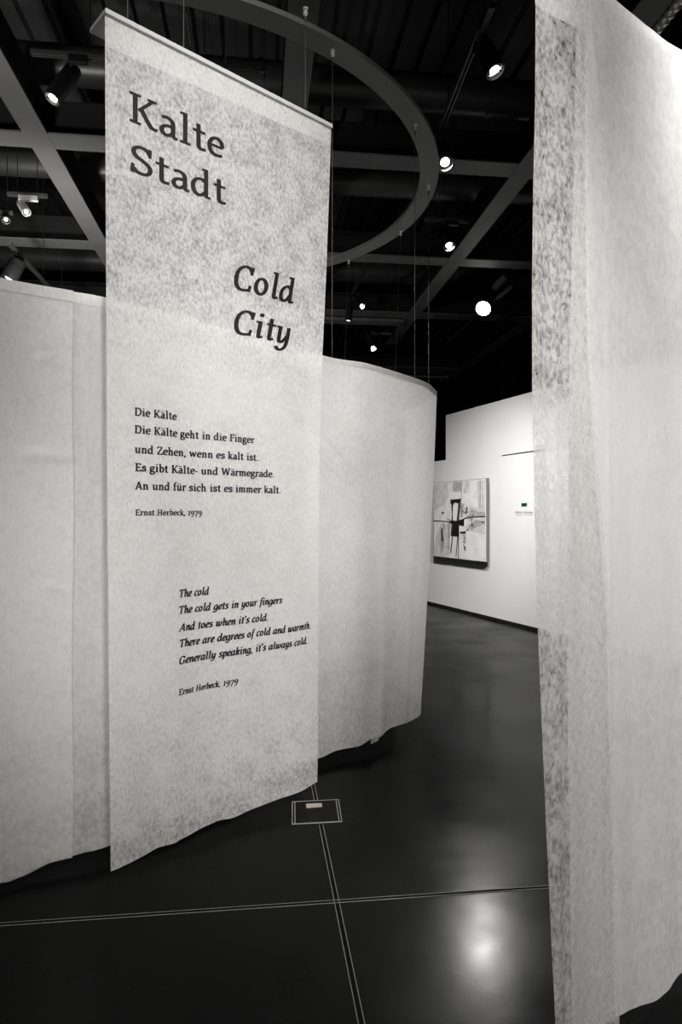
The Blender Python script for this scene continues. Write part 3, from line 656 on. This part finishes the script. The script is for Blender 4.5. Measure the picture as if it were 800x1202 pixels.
cr_mid = crease_fn([(cpath.px(x0), cpath.sz(x0, y0)[1], cpath.px(x1), cpath.sz(x1, y1)[1], a, 0.010) for x0, y0, x1, y1, a in (
    (378, 515, 420, 560, .004), (378, 545, 430, 590, .003), (400, 700, 445, 725, .004), (380, 768, 445, 758, .004), (395, 747, 440, 738, .003), (376, 800, 450, 786, .005),
    (376, 840, 400, 832, .005), (376, 872, 410, 862, .004), (378, 825, 455, 815, .004), (410, 705, 440, 730, -.004))])
def cdisp(s, z):
    k = max(0.0, min(1.0, (s - cpath.px(400)) / (sE - cpath.px(400))))
    low = max(0.0, (2.5 - z) / 2.5)
    inward = -0.13 * k * low ** 1.2
    rip = 0.010 * math.sin(s * 4.1 + 0.4) * (0.1 + low) + 0.003 * math.sin(s * 13 + 0.8 * z) * (0.2 + low)
    hem = 0.010 * math.exp(-max(0, z - 0.05) / 0.15) * math.sin(s * 16)
    vf = 0.010 * low * math.exp(-((s - cpath.px(455)) / 0.06) ** 2) + 0.006 * low * math.exp(-((s - cpath.px(490)) / 0.04) ** 2)
    return inward + rip + hem + vf + cr_mid(s, z)
t = thing('fleece_curtain', 'long curved translucent white curtain running behind the tall banner', 'curtain', (-0.14, 4.4, 0.03))
s_in = cpath.px(-15)
cloth('fabric', cpath, lambda z: s_in, lambda z: cpath.L, zc_, zcb, cdisp, M['cloth2'], t, cell=0.016)
cloth('top_hem', cpath, lambda z: s_in, lambda z: cpath.L, zc_, lambda s: zc_(s) - 0.05, lambda s, z: cdisp(s, z) + 0.003, M['cloth2'], t, cell=0.03)
# overlapping seam strip hanging loose at the lower hem
sF0, sF1 = cpath.px(436), cpath.px(448)
cloth('loose_hem_strip', cpath, lambda z: sF0, lambda z: sF1, lambda s: 0.44, lambda s: 0.072, lambda s, z: cdisp(s, z) + 0.012, M['cloth2'], t, cell=0.012)
cloth('seam_strip', cpath, lambda z: cpath.px(449), lambda z: cpath.px(455), lambda s: zc_(s), lambda s: zcb(s) + 0.002, lambda s, z: cdisp(s, z) - 0.003, M['cloth2'], t, cell=0.02)
rail('top_rail', cpath, s_in, cpath.L, lambda s: zc_(s) - 0.028, t, off=-0.008)
apath = Path([(0.62, 6.25)] + [tuple(ringpt(a_, 2.2)[:2]) for a_ in (0.35, 0.5, 0.7, 0.9, 1.1, 1.3, 1.5, 1.7)])
rail('back_rail', apath, 0, apath.L, lambda s: 2.53, t, m=M['rail'])

cr_left = crease_fn([(cpath.px(x0), cpath.sz(x0, y0)[1], cpath.px(x1), cpath.sz(x1, y1)[1], a, 0.008) for x0, y0, x1, y1, a in (
    (44, 420, 84, 428, .004), (50, 434, 84, 440, -.003), (25, 538, 84, 537, .004), (20, 530, 60, 531, .003), (54, 438, 80, 436, .003), (40, 404, 60, 408, .003), (74, 482, 84, 483, .003), (52, 686, 84, 696, .004))])
def ldisp(s, z):
    low = max(0.0, (2.5 - z) / 2.5)
    return 0.010 * math.sin(s * 4.1 + 0.4) * (0.1 + low) + 0.003 * math.sin(s * 13 + 0.8 * z) * (0.2 + low) + 0.010 * math.exp(-max(0, z - 0.05) / 0.15) * math.sin(s * 16) + cr_left(s, z)
t = thing('fleece_curtain', 'wrinkled white curtain at the left edge, its hem overlapping the long curtain', 'curtain', (-1.6, 2.8, 0.03))
sS = cpath.px(84)
cloth('fabric', cpath, lambda z: -0.3, lambda z: sS + 0.004 * math.sin(z * 5), lambda s: zc_(s), zcb, ldisp, M['cloth2'], t, cell=0.016, off=0.014)
cloth('top_hem', cpath, lambda z: -0.3, lambda z: sS, zc_, lambda s: zc_(s) - 0.05, lambda s, z: ldisp(s, z) + 0.004, M['cloth2'], t, cell=0.03, off=0.014)
rail('top_rail', cpath, -0.3, s_in - 0.01, lambda s: zc_(s) - 0.028, t, off=0.004)

# hanging wires, from the ring down to the rail (or to the banner board)
ends = [Vector((bolts[0].x, bolts[0].y, 3.855))]
for i_, x_ in ((1, 389.5), (2, 486.5), (3, 503.0)):
    s_ = cpath.px(x_); p = cpath(s_)[0]; ends.append(Vector((p.x, p.y, zc_(s_) - 0.005)))
for q in bolts[4:]:
    a = math.atan2(q.y - RC.y, q.x - RC.x); ends.append(ringpt(a, 2.2, 2.55))
for q, lab, e_ in zip(bolts, wires, ends):
    b = MB(); b.tube([q - Z * 0.04, e_], 0.0017, 6); b.tube([q - Z * 0.07, q - Z * 0.045], 0.006, 8)
    tag(b.build('suspension_wire', M['wire'], origin=e_), lab, 'wire', 'suspension wires')

# ------------------------------------------------------------------ right-hand curtains
rp = [(0.30, 1.62)]
for x, d in ((625, 1.88), (672, 1.972), (722, 2.13), (760, 2.255), (800, 2.353)): rp.append(((x - 400) / F * d, d))
rp += [(1.46, 2.48), (1.9, 2.60), (2.6, 2.7)]
rpath = Path(rp)
ZTR = 3.21
rb = [(-2, 0.05)] + [rpath.sz(x, y) for x, y in ((714, 1191), (725, 1186), (745, 1178), (765, 1169), (778, 1158), (788, 1149), (800, 1140))]
rb.append((rb[-1][0] + 0.4, 0.03))
rzb = lambda s: smooth_tab(rb, s)
cr_r = crease_fn([(rpath.px(x0), rpath.sz(x0, y0)[1], rpath.px(x1), rpath.sz(x1, y1)[1], a, w_) for x0, y0, x1, y1, a, w_ in (
    (735, 150, 775, 228, .003, .006), (752, 228, 795, 280, .003, .006), (700, 40, 712, 75, .004, .012), (704, 38, 716, 60, .004, .010), (690, 10, 702, 130, .005, .014), (706, 0, 718, 50, .004, .012), (760, 45, 762, 120, .003, .012), (782, 55, 784, 110, .003, .012))])
def rdisp(s, z):
    low = max(0.0, min(1, (3.2 - z) / 3.0)); s_ = s - rpath.px(700)
    v = 0.0028 * math.sin(s_ * 21 + 0.5 * z) * (0.35 + low) + 0.0009 * math.sin(s_ * 47 + 0.9 * z + 1) * (0.3 + low) + 0.010 * math.sin(s_ * 6)
    v += 0.008 * low * math.exp(-((s - rpath.px(712)) / 0.012) ** 2)
    return v * (1 if z > 0.3 else 1 + (0.3 - z)) + cr_r(s, z)
eb = sorted([(z, s) for s, z in [rpath.sz(x, y) for x, y in ((681, 0), (679, 60), (677, 160), (674, 300), (671, 480), (669, 650), (668, 780), (669, 900), (671, 1050), (673, 1202))]])
t = thing('fleece_curtain', 'bright white curtain filling the right edge of the view, floor visible under its hem', 'curtain', (1.0, 2.25, 0.03))
cloth('fabric', rpath, lambda z: lerp_tab(eb, z), lambda z: rpath.L, lambda s: ZTR, rzb, rdisp, M['cloth3'], t, cell=0.012)
rail('top_rail', rpath, rpath.px(681), rpath.L, lambda s: ZTR - 0.012, t, hgt=0.014, off=-0.008)
ea = sorted([(z, s) for s, z in [rpath.sz(x, y) for x, y in ((625.5, 0), (624.5, 120), (622, 220), (620.5, 330), (620.5, 460), (623, 600), (627, 750), (633, 900), (639.5, 1050), (645, 1202), (646, 1270))]])
er = sorted([(z, s) for s, z in [rpath.sz(x, y) for x, y in ((686, 0), (686, 200), (688, 400), (696, 560), (707, 720), (711, 1000), (713.5, 1202))]])
def adisp(s, z):
    return rdisp(s, z) + 0.012 * max(0, min(1, (3.2 - z) / 3)) * math.exp(-((s - rpath.px(649)) / 0.02) ** 2)
t = thing('fleece_curtain', 'narrow near curtain strip with mottled see-through left edge beside the passage', 'curtain', (0.6, 1.95, 0.02))
cloth('fabric', rpath, lambda z: lerp_tab(ea, z), lambda z: lerp_tab(er, z), lambda s: ZTR, lambda s: 0.02, adisp, M['cloth4'], t, cell=0.010, off=0.018)
cloth('top_hem', rpath, lambda z: lerp_tab(ea, z), lambda z: lerp_tab(er, z), lambda s: ZTR, lambda s: ZTR - 0.20, adisp, M['cloth3'], t, cell=0.01, off=0.0165)
rail('top_rail', rpath, rpath.px(626), rpath.px(681) - 0.005, lambda s: ZTR - 0.012, t, hgt=0.014, off=0.006)
for px_, lab in ((650, 'thin hanging wire holding the near curtain strip'), (760, 'thin hanging wire holding the bright right curtain')):
    p = rpath(rpath.px(px_))[0]
    if px_ == 650:
        b = MB(); b.tube([p + Z * (ZTR), p + Z * 5.0], 0.0025, 6); tag(b.build('suspension_wire', M['wire'], origin=p + Z * ZTR), lab, 'wire', 'suspension wires')

# ------------------------------------------------------------------ painting and wall details
t_p = thing('abstract_painting', 'square abstract black and white painting on the white partition', 'painting', wallpt(540, 655))
ta, tb = wall_t(570.5), wall_t(508.8); zp0, zp1 = 0.86, 2.18
pa = WP + WD * wall_t(570.5)
zp1 = CAMZ + (HZ - 561.5) / F * (pa.y - 0.1); zp0 = CAMZ + (HZ - 660) / F * (pa.y - 0.1)
OFF = 0.115
# set the front plane first, then place its edges on it
FP = WP + WN * OFF
def fr_t(x):
    r = (x - 400) / F; return (r * FP.y - FP.x) / (WD.x - r * WD.y)
ta, tb = fr_t(570.3), fr_t(508.6)
pr = FP + WD * ta; zp1 = CAMZ + (HZ - 561.3) / F * pr.y; zp0 = CAMZ + (HZ - 660) / F * pr.y
b = MB(); c = FP + WD * (ta + tb) / 2 - WN * 0.028 + Z * (zp0 + zp1) / 2
b.hexa(c, WD * (tb - ta) / 2, WN * 0.026, Z * (zp1 - zp0) / 2); b.build('stretcher_frame', M['frame'], t_p)
b = MB(); b.hexa(c - WN * 0.055, WD * (tb - ta) * 0.4, WN * 0.032, Z * (zp1 - zp0) * 0.4); b.build('wall_mount', M['black'], t_p)
b = MB(); b.hexa(FP + WD * (ta + tb) / 2 - WN * 0.001 + Z * (zp0 + zp1) / 2, WD * ((tb - ta) / 2 - 0.006), WN * 0.001, Z * ((zp1 - zp0) / 2 - 0.006))
b.build('canvas', M['canvas'], t_p)
def ppt(x, y, lift):     # x, y in a 345 x 520 sketch frame of the painting
    u_ = (x - 55) / 345; yt = 148 - 26 * u_; yb = 640 + 45 * u_; v_ = (y - yt) / (yb - yt)
    # perspective-correct position along the wall
    xpx = 508.6 + (570.3 - 508.6) * u_
    return FP + WD * fr_t(xpx) + WN * (0.0005 + lift) + Z * (zp1 + (zp0 - zp1) * v_)
paints = [
 ('pale_paint', 'plight', .001, [[(60, 160), (150, 150), (150, 240), (120, 300), (60, 330)], [(95, 425), (165, 425), (160, 640), (95, 640)], [(340, 140), (392, 136), (392, 350), (345, 345)], [(250, 140), (300, 136), (290, 215), (252, 222)],
   [(295, 300), (395, 345), (395, 500), (280, 470)], [(60, 560), (98, 430), (98, 640), (60, 632)]]),
 ('grey_paint', 'pgrey', .002, [[(185, 142), (245, 138), (243, 205), (183, 210)], [(300, 320), (345, 345), (395, 350), (395, 374), (320, 378), (290, 370)], [(100, 470), (120, 450), (128, 560), (104, 640)], [(285, 440), (330, 400), (392, 410), (392, 432), (330, 450), (300, 470)],
   [(358, 128), (366, 127), (364, 320), (356, 318)], [(150, 420), (166, 420), (160, 600), (146, 590)], [(236, 140), (241, 140), (241, 262), (236, 262)], [(240, 300), (252, 300), (246, 380), (232, 384)]]),
 ('charcoal_paint', 'pdark', .003, [[(170, 264), (236, 258), (234, 300), (225, 380), (222, 512), (168, 505), (172, 430), (176, 360)], [(270, 310), (280, 312), (276, 362), (266, 360)]]),
 ('light_paint', 'canvas', .004, [[(184, 300), (198, 282), (218, 290), (212, 360), (206, 405), (184, 400), (180, 350)], [(196, 512), (208, 512), (204, 600), (190, 600)]]),
 ('black_paint', 'pblack', .005, [[(168, 262), (237, 256), (237, 276), (216, 284), (190, 280), (168, 292)], [(134, 380), (172, 402), (196, 412), (222, 402), (257, 388), (257, 440), (228, 434), (214, 424), (196, 430), (150, 413), (170, 408)],
   [(186, 425), (222, 430), (220, 510), (172, 505), (176, 470)], [(55, 400), (100, 402), (158, 406), (158, 411), (100, 407), (55, 406)], [(257, 386), (320, 378), (400, 375), (400, 380), (320, 384), (257, 392)],
   [(178, 510), (184, 510), (172, 620), (166, 620)], [(212, 512), (218, 512), (206, 645), (201, 645)], [(219, 470), (224, 470), (221, 662), (217, 662)], [(106, 450), (112, 448), (120, 535), (110, 540), (108, 520)], [(112, 342), (124, 344), (123, 357), (112, 355)],
   [(122, 415), (126, 415), (124, 460), (120, 460)], [(228, 478), (268, 476), (266, 490), (230, 488)], [(236, 300), (241, 300), (239, 350), (235, 350)], [(180, 300), (184, 300), (180, 400), (176, 400)]]),
]
for nm, mk, lift, polys in paints:
    for k_, pl in enumerate(polys):
        b = MB(); lf = lift + k_ * 0.00003
        b.add([ppt(x, y, lf) for x, y in pl], [tuple(range(len(pl)))]); b.build(nm, M[mk], t_p)
b = MB(); rnd = random.Random(3)
for (cx, cy, sx_, sy_, n_) in ((258, 540, 10, 62, 26), (308, 420, 6, 36, 12), (375, 420, 12, 8, 5), (250, 330, 14, 40, 12), (280, 460, 14, 14, 6), (285, 350, 30, 30, 10)):
    for _ in range(n_):
        x, y = cx + rnd.uniform(-1, 1) * sx_, cy + rnd.uniform(-1, 1) * sy_; r1, r2 = rnd.uniform(1.5, 4.5), rnd.uniform(2, 8)
        b.add([ppt(x + r1 * math.cos(a) * rnd.uniform(.6, 1.2), y + r2 * math.sin(a) * rnd.uniform(.6, 1.2), .0062) for a in [k * math.pi / 3 for k in range(6)]], [tuple(range(6))])
tag(b.build('paint_speckles', M['pblack'], t_p), kind='stuff')
# green sticker, caption, thin dark rail line
b = MB(); pc = wallpt(615.2, 592.3)
b.hexa(pc + WN * 0.004, WD * 0.058, WN * 0.004, Z * 0.022)
tag(b.build('wall_sticker', M['green'], origin=pc), 'small green square tag stuck on the white partition beside the painting', 'sticker')
t_c = thing('wall_caption', 'two tiny lines of grey caption lettering below the green tag', 'caption', wallpt(614, 604))
rnd = random.Random(11)
def caption(y, x0, x1, h, words, nm):
    for (a, c_) in words:
        b = MB(); x = x0 + (x1 - x0) * a; xe = x0 + (x1 - x0) * c_
        p, q = wallpt(x, y, 0.003), wallpt(xe, y, 0.003); q.z = p.z
        b.hexa((p + q) / 2 + Z * h * .08, (q - p) / 2, WN * 0.0008, Z * h * .06)     # letters too small to read: run together
        while x < xe:
            p = wallpt(x, y, 0.003); q = wallpt(x + 0.35, y, 0.003)
            hh_ = h * rnd.choice((1, .7, .7, 1))
            b.hexa((p + q) / 2 + Z * hh_ / 2, (q - p) / 2 * 0.55, WN * 0.001, Z * hh_ / 2)
            if rnd.random() < .6: b.hexa((p + q) / 2 + Z * hh_ * rnd.choice((.1, .5, .9)), (q - p) / 2 * 1.0, WN * 0.001, Z * h * .1)
            x += rnd.uniform(.55, .85)
        b.build(nm, M['capt'], t_c)
caption(602.2, 604.5, 625, 0.026, ((0, .40), (.47, 1)), 'title_word')
caption(604.8, 604.8, 625, 0.014, ((0, .22), (.26, .42), (.55, .72), (.78, 1)), 'detail_word')
pA, pB = wallpt(590, 534.5, 0.006), wallpt(640, 529.0, 0.006); pB.z = pA.z
b = MB(); b.hexa((pA + pB) / 2, (pB - pA) / 2, WN * 0.006, Z * 0.004)
tag(b.build('wall_rail', M['black'], origin=(pA + pB) / 2), 'thin dark horizontal rail fixed high on the white partition above the green tag', 'rail')

# ------------------------------------------------------------------ track lights
def track(p, q, label):
    d = (q - p).normalized(); s = d.cross(Z).normalized(); n_ = s.cross(d); L = (q - p).length; c = (p + q) / 2
    t = thing('lighting_track', label, 'lighting track', c)
    b = MB(); b.hexa(c + n_ * 0.015, d * L / 2, s * 0.018, n_ * 0.004); b.hexa(c + s * 0.015, d * L / 2, s * 0.003, n_ * 0.018); b.hexa(c - s * 0.015, d * L / 2, s * 0.003, n_ * 0.018)
    b.build('profile', M['track'], t)
    k = max(2, int(L / 1.2))
    for i in range(k):
        p_ = p + d * L * (i + .5) / k
        top = 6.36
        for dv_, dz_, dr_ in DUCTS:
            for sh in (0, 0.5, -0.5):
                if abs((p_ + d * sh).dot(V) - dv_) > dr_ + 0.06: p_ = p_ + d * sh; break
            else: top = dz_
        b = MB(); b.tube([p_ + Z * 0.018, Vector((p_.x, p_.y, top))], 0.004, 6); b.build('drop_rod', M['black'], t)
    return t
def fixture(lens, rear, r, label, box, boxdir, boxlen=0.26, watts=0, angle=40, m='fixture', lm='lens', boxh=0.05, lr=0.5, name='track_spotlight'):
    ax = (lens - rear); L = ax.length; ax.normalize()
    t = thing(name, label, 'spotlight', box)
    b = MB(); b.hexa(box, boxdir * boxlen / 2, boxdir.cross(Z).normalized() * 0.022, Z * boxh / 2); b.build('track_adapter', M[m], t, bevel=0.003)
    # stem and yoke
    b = MB(); mid = rear + ax * L * 0.18
    b.tube([box - Z * boxh * 0.5 + boxdir * (-0.3 * boxlen if (mid - box).dot(boxdir) < 0 else 0.3 * boxlen), mid - ax * 0.0 + Z * r * 0.9, mid], 0.012, 10); b.build('bracket', M[m], t)
    b = MB()
    b.lathe(rear, ax, [(0, r * .3), (0.0, r * 0.9), (L * .03, r * .97), (L * .3, r * .98), (L * .31, r * .92), (L * .335, r * .92), (L * .345, r), (L * .97, r), (L, r * 0.97), (L, r * .86), (L * .86, r * .80)], 32, cap1=False)
    hs = b.build('housing', M[m], t, autosmooth=35)
    b = MB(); b.lathe(rear + ax * L * 0.985, -ax, [(0, r * .86), (L * .05, r * .78), (L * .085, r * 0.68)], 32, cap0=False, cap1=False); b.build('reflector', M['reflector'], hs, autosmooth=35)
    b = MB(); b.lathe(rear + ax * L * 0.93, ax, [(0, r * lr), (0.004, r * lr * .85), (0.012, r * 0.02)], 24); b.build('lens', M[lm], hs, autosmooth=35)
    if watts:
        spot('lamp', rear + ax * (L + 0.012), rear + ax * (L + 3), watts, angle, 0.8, r * .7, parent=t)
    return t
tr1a, tr1b = onz(35, 59.5, 4.86), onz(150, 67.5, 4.86)
tr1b = tr1a + U * 1.6
track(tr1a, tr1b, 'short lighting track left of the banner top, holding a large black spotlight')
fixture(at(60, 115, 4.86), at(86, 79, 4.95), 0.06, 'large black spotlight left of the banner with its bright lens edge pointing down left', tr1a + U * 0.32 - Z * 0.03, U, 0.13, watts=60, angle=60)
p5 = onz(564, 32, 4.80); p5b = onz(513, 162, 4.80)
q5 = onz(513, 162, 4.80)
track(p5 - (q5 - p5).normalized() * 1.4, p5 + (q5 - p5).normalized() * ((q5 - p5).length + 0.35), 'long lighting track running away above the bright spotlight at upper right')
DV = (q5 - p5).normalized()
fixture(at(582, 83, 4.60), at(563, 47, 4.66), 0.068, 'large black spotlight at upper right near the right curtain', p5 - DV * 0.15 - Z * 0.03, DV, 0.22, watts=70, angle=60)
fixture(at(523, 191, 5.80), at(514, 167, 6.05), 0.078, 'bright black spotlight beside the outer edge of the ring', q5 - DV * 0.05 - Z * 0.03, DV, 0.2, watts=40, angle=50)
tr7 = onz(529, 258, 4.86)
track(tr7 - U * 0.30, tr7 + U * 0.20, 'short lighting track above the spotlight near the beam crossing')
fixture(at(527.5, 289, 7.45), at(518.5, 264, 7.65), 0.07, 'black spotlight with square bright lens near the crossing of two beams', tr7 - Z * 0.03, U, 0.16, watts=25, angle=50)
p8, q8 = onz(600, 336, 4.72), onz(533, 394, 4.72)
track(p8, q8 + (q8 - p8).normalized() * 0.4, 'lighting track running away behind the glaring spotlight')
fixture(at(567, 362, 10.0), at(573.5, 352, 10.25), 0.125, 'glaring spotlight shining straight toward the visitor, brightest in the view', onz(577, 356, 4.72) - Z * 0.03, (q8 - p8).normalized(), 0.2, watts=30, angle=50, lm='glare', lr=0.78)
fx8 = bpy.data.objects[max((o.name for o in bpy.data.objects if o.name.startswith('track_spotlight')), key=lambda n: n)]
spot('lamp_beam', at(566.5, 363, 9.95), (0.1, 0.0, -1.75), 480, 13, 1.0, 0.18, parent=fx8)
tr9 = onz(405, 372, 4.95)
p9, q9 = at(430, 310, 9.6), at(419, 333, 10.4)
track(p9, p9 + (q9 - p9).normalized() * 1.6, 'short lighting track above the pair of small spotlights right of the banner')
fixture(at(425, 359.5, 10.3), at(413, 347.5, 10.5), 0.052, 'small black spotlight tilted right, upper of the pair right of the banner', p9 + (q9 - p9).normalized() * 0.95 - Z * 0.03, (q9 - p9).normalized(), 0.16, watts=50, angle=50)
fixture(at(408.5, 377, 10.75), at(411, 354, 10.8), 0.055, 'small black spotlight pointing straight down, lower of the pair right of the banner', p9 + (q9 - p9).normalized() * 1.35 - Z * 0.03, (q9 - p9).normalized(), 0.14, watts=20, angle=50, lm='lensdim')
tr10 = at(440, 391, 12.2)
track(tr10 - U * 0.15, tr10 + U * 0.3, 'small far lighting track right of the banner, above the curved curtain')
fixture(at(438, 409, 12.0), at(431.5, 392, 12.2), 0.07, 'farthest small black spotlight just above the curved curtain top', tr10 + U * 0.05 - Z * 0.02, U, 0.12, watts=40, angle=50)
tr2 = onz(30, 228, 4.80)
track(tr2 - U * 0.18, tr2 + U * 0.20, 'short lighting track above the small grey spotlight at left')
fixture(at(30.5, 249, 6.75), at(23.5, 237, 6.85), 0.043, 'small light grey spotlight under a grey box at far left', tr2 + U * 0.02 - Z * 0.034, U, 0.185, m='greyfix', watts=25, angle=50, lm='lensdim')
track(at(-12, 248, 6.9), at(14, 249.6, 7.0), 'short lighting track at the far left edge')
fixture(at(6.3, 258, 6.9), at(4, 245, 7.1), 0.04, 'small black spotlight with round lens at the far left edge', at(3, 250.5, 6.96), U, 0.1, watts=20, angle=50, lm='lensdim')
p4 = at(10, 285, 7.2); q4 = p4 + V * 2.6
track(p4, q4, 'lighting track running away just above the left curtain')
fixture(at(9, 328, 7.35), at(21, 306, 7.4), 0.085, 'big black spotlight just above the left curtain top', p4 + V * 0.3 - Z * 0.03, V, 0.24, watts=50, angle=55, lm='lensdim')
# small bright lamp in the deck
b = MB(); pl = onz(78, 294, 6.25)
t = thing('linear_lamp', 'small bright strip lamp on the ceiling deck at left', 'lamp', pl)
b.hexa(pl + Z * 0.03, V * 0.30, U * 0.07, Z * 0.03); b.build('housing', M['black'], t)
b = MB(); b.hexa(pl - Z * 0.004, V * 0.28, U * 0.055, Z * 0.004); b.build('diffuser', M['lensdim'], t)

# ------------------------------------------------------------------ flexible ducts, coil, cables
def flexduct(p, q, r, label, n_=10):
    t = thing('flexible_duct', label, 'flexible duct', (p + q) / 2)
    pts = []; rr = []
    for i in range(n_ * 4 + 1):
        pts.append(p.lerp(q, i / (n_ * 4))); rr.append(r * (1 + 0.12 * math.sin(i * math.pi / 2)))
    b = MB(); b.tube(pts, rr, 18); b.build('ribbed_hose', M['foil'], t, smooth=True)
    b = MB(); d = (q - p).normalized(); b.tube([p - d * 0.03, p + d * 0.04], r * 1.2, 18); b.build('collar', M['black'], t)
    b = MB(); b.tube([p + Z * r * 0.8, Vector((p.x, p.y, 6.36))], 0.004, 6); b.build('drop_rod', M['black'], t)
flexduct(at(597, 321, 11.0), at(581, 337, 11.4), 0.06, 'ribbed silver flexible duct above the glaring spotlight', 7)
flexduct(at(812, -18, 3.9), at(771, 35, 4.2), 0.035, 'ribbed silver flexible duct above the bright right curtain', 6)
b = MB(); ccn = at(590, 458, 13.5); pts = [ccn + Vector((math.cos(a) * 0.27, 0.02 * a / 6, math.sin(a) * 0.40)) for a in [k * math.pi / 20 for k in range(81)]]
b.tube(pts, 0.012, 8); b.tube([ccn + Z * 0.40, ccn + Z * 0.8, Vector((ccn.x, ccn.y, 4.99))], 0.01, 6); b.hexa(ccn + Vector((0, 0.03, 0)), Vector((0.07, 0, 0)), Vector((0, 0.05, 0)), Z * 0.09)
tag(b.build('cable_coil', M['deck'], origin=ccn), 'dim round cable coil hanging in the dark above the white partition', 'cable coil')
b = MB(); b.tube([at(213, -12, 5.2), at(216, 8, 5.2), at(220, 30, 5.25), at(223, 52, 5.3)], 0.004, 6)
tag(b.build('loose_cable', M['wire'], origin=at(223, 52, 5.3)), 'thin loose cable dangling behind the upper middle of the banner', 'cable')
b = MB(); b.tube([at(268, 5, 5.3), at(266.5, 30, 5.3), at(264.5, 60, 5.3), at(264.0, 79, 5.3)], 0.0045, 6); b.tube([at(268, 5, 5.3), at(265, 5.5, 5.3)], 0.0045, 6)
tag(b.build('loose_cable', M['wire'], origin=at(264, 79, 5.3)), 'thin loose cable ending at a small bar behind the banner', 'cable')
b = MB(); pq = at(264.5, 79.5, 5.3); pe = at(310, 82.7, 5.45); d_ = (pe - pq); b.hexa((pq + pe) / 2, d_ / 2, d_.cross(Z).normalized() * 0.018, Z * 0.006)
b.hexa((pq + pe) / 2 + Z * 0.012, d_ / 2, d_.cross(Z).normalized() * 0.010, Z * 0.006)
tag(b.build('mounting_bar', M['track'], origin=(pq + pe) / 2), 'short dark mounting bar peeking over the banner top edge', 'bar')
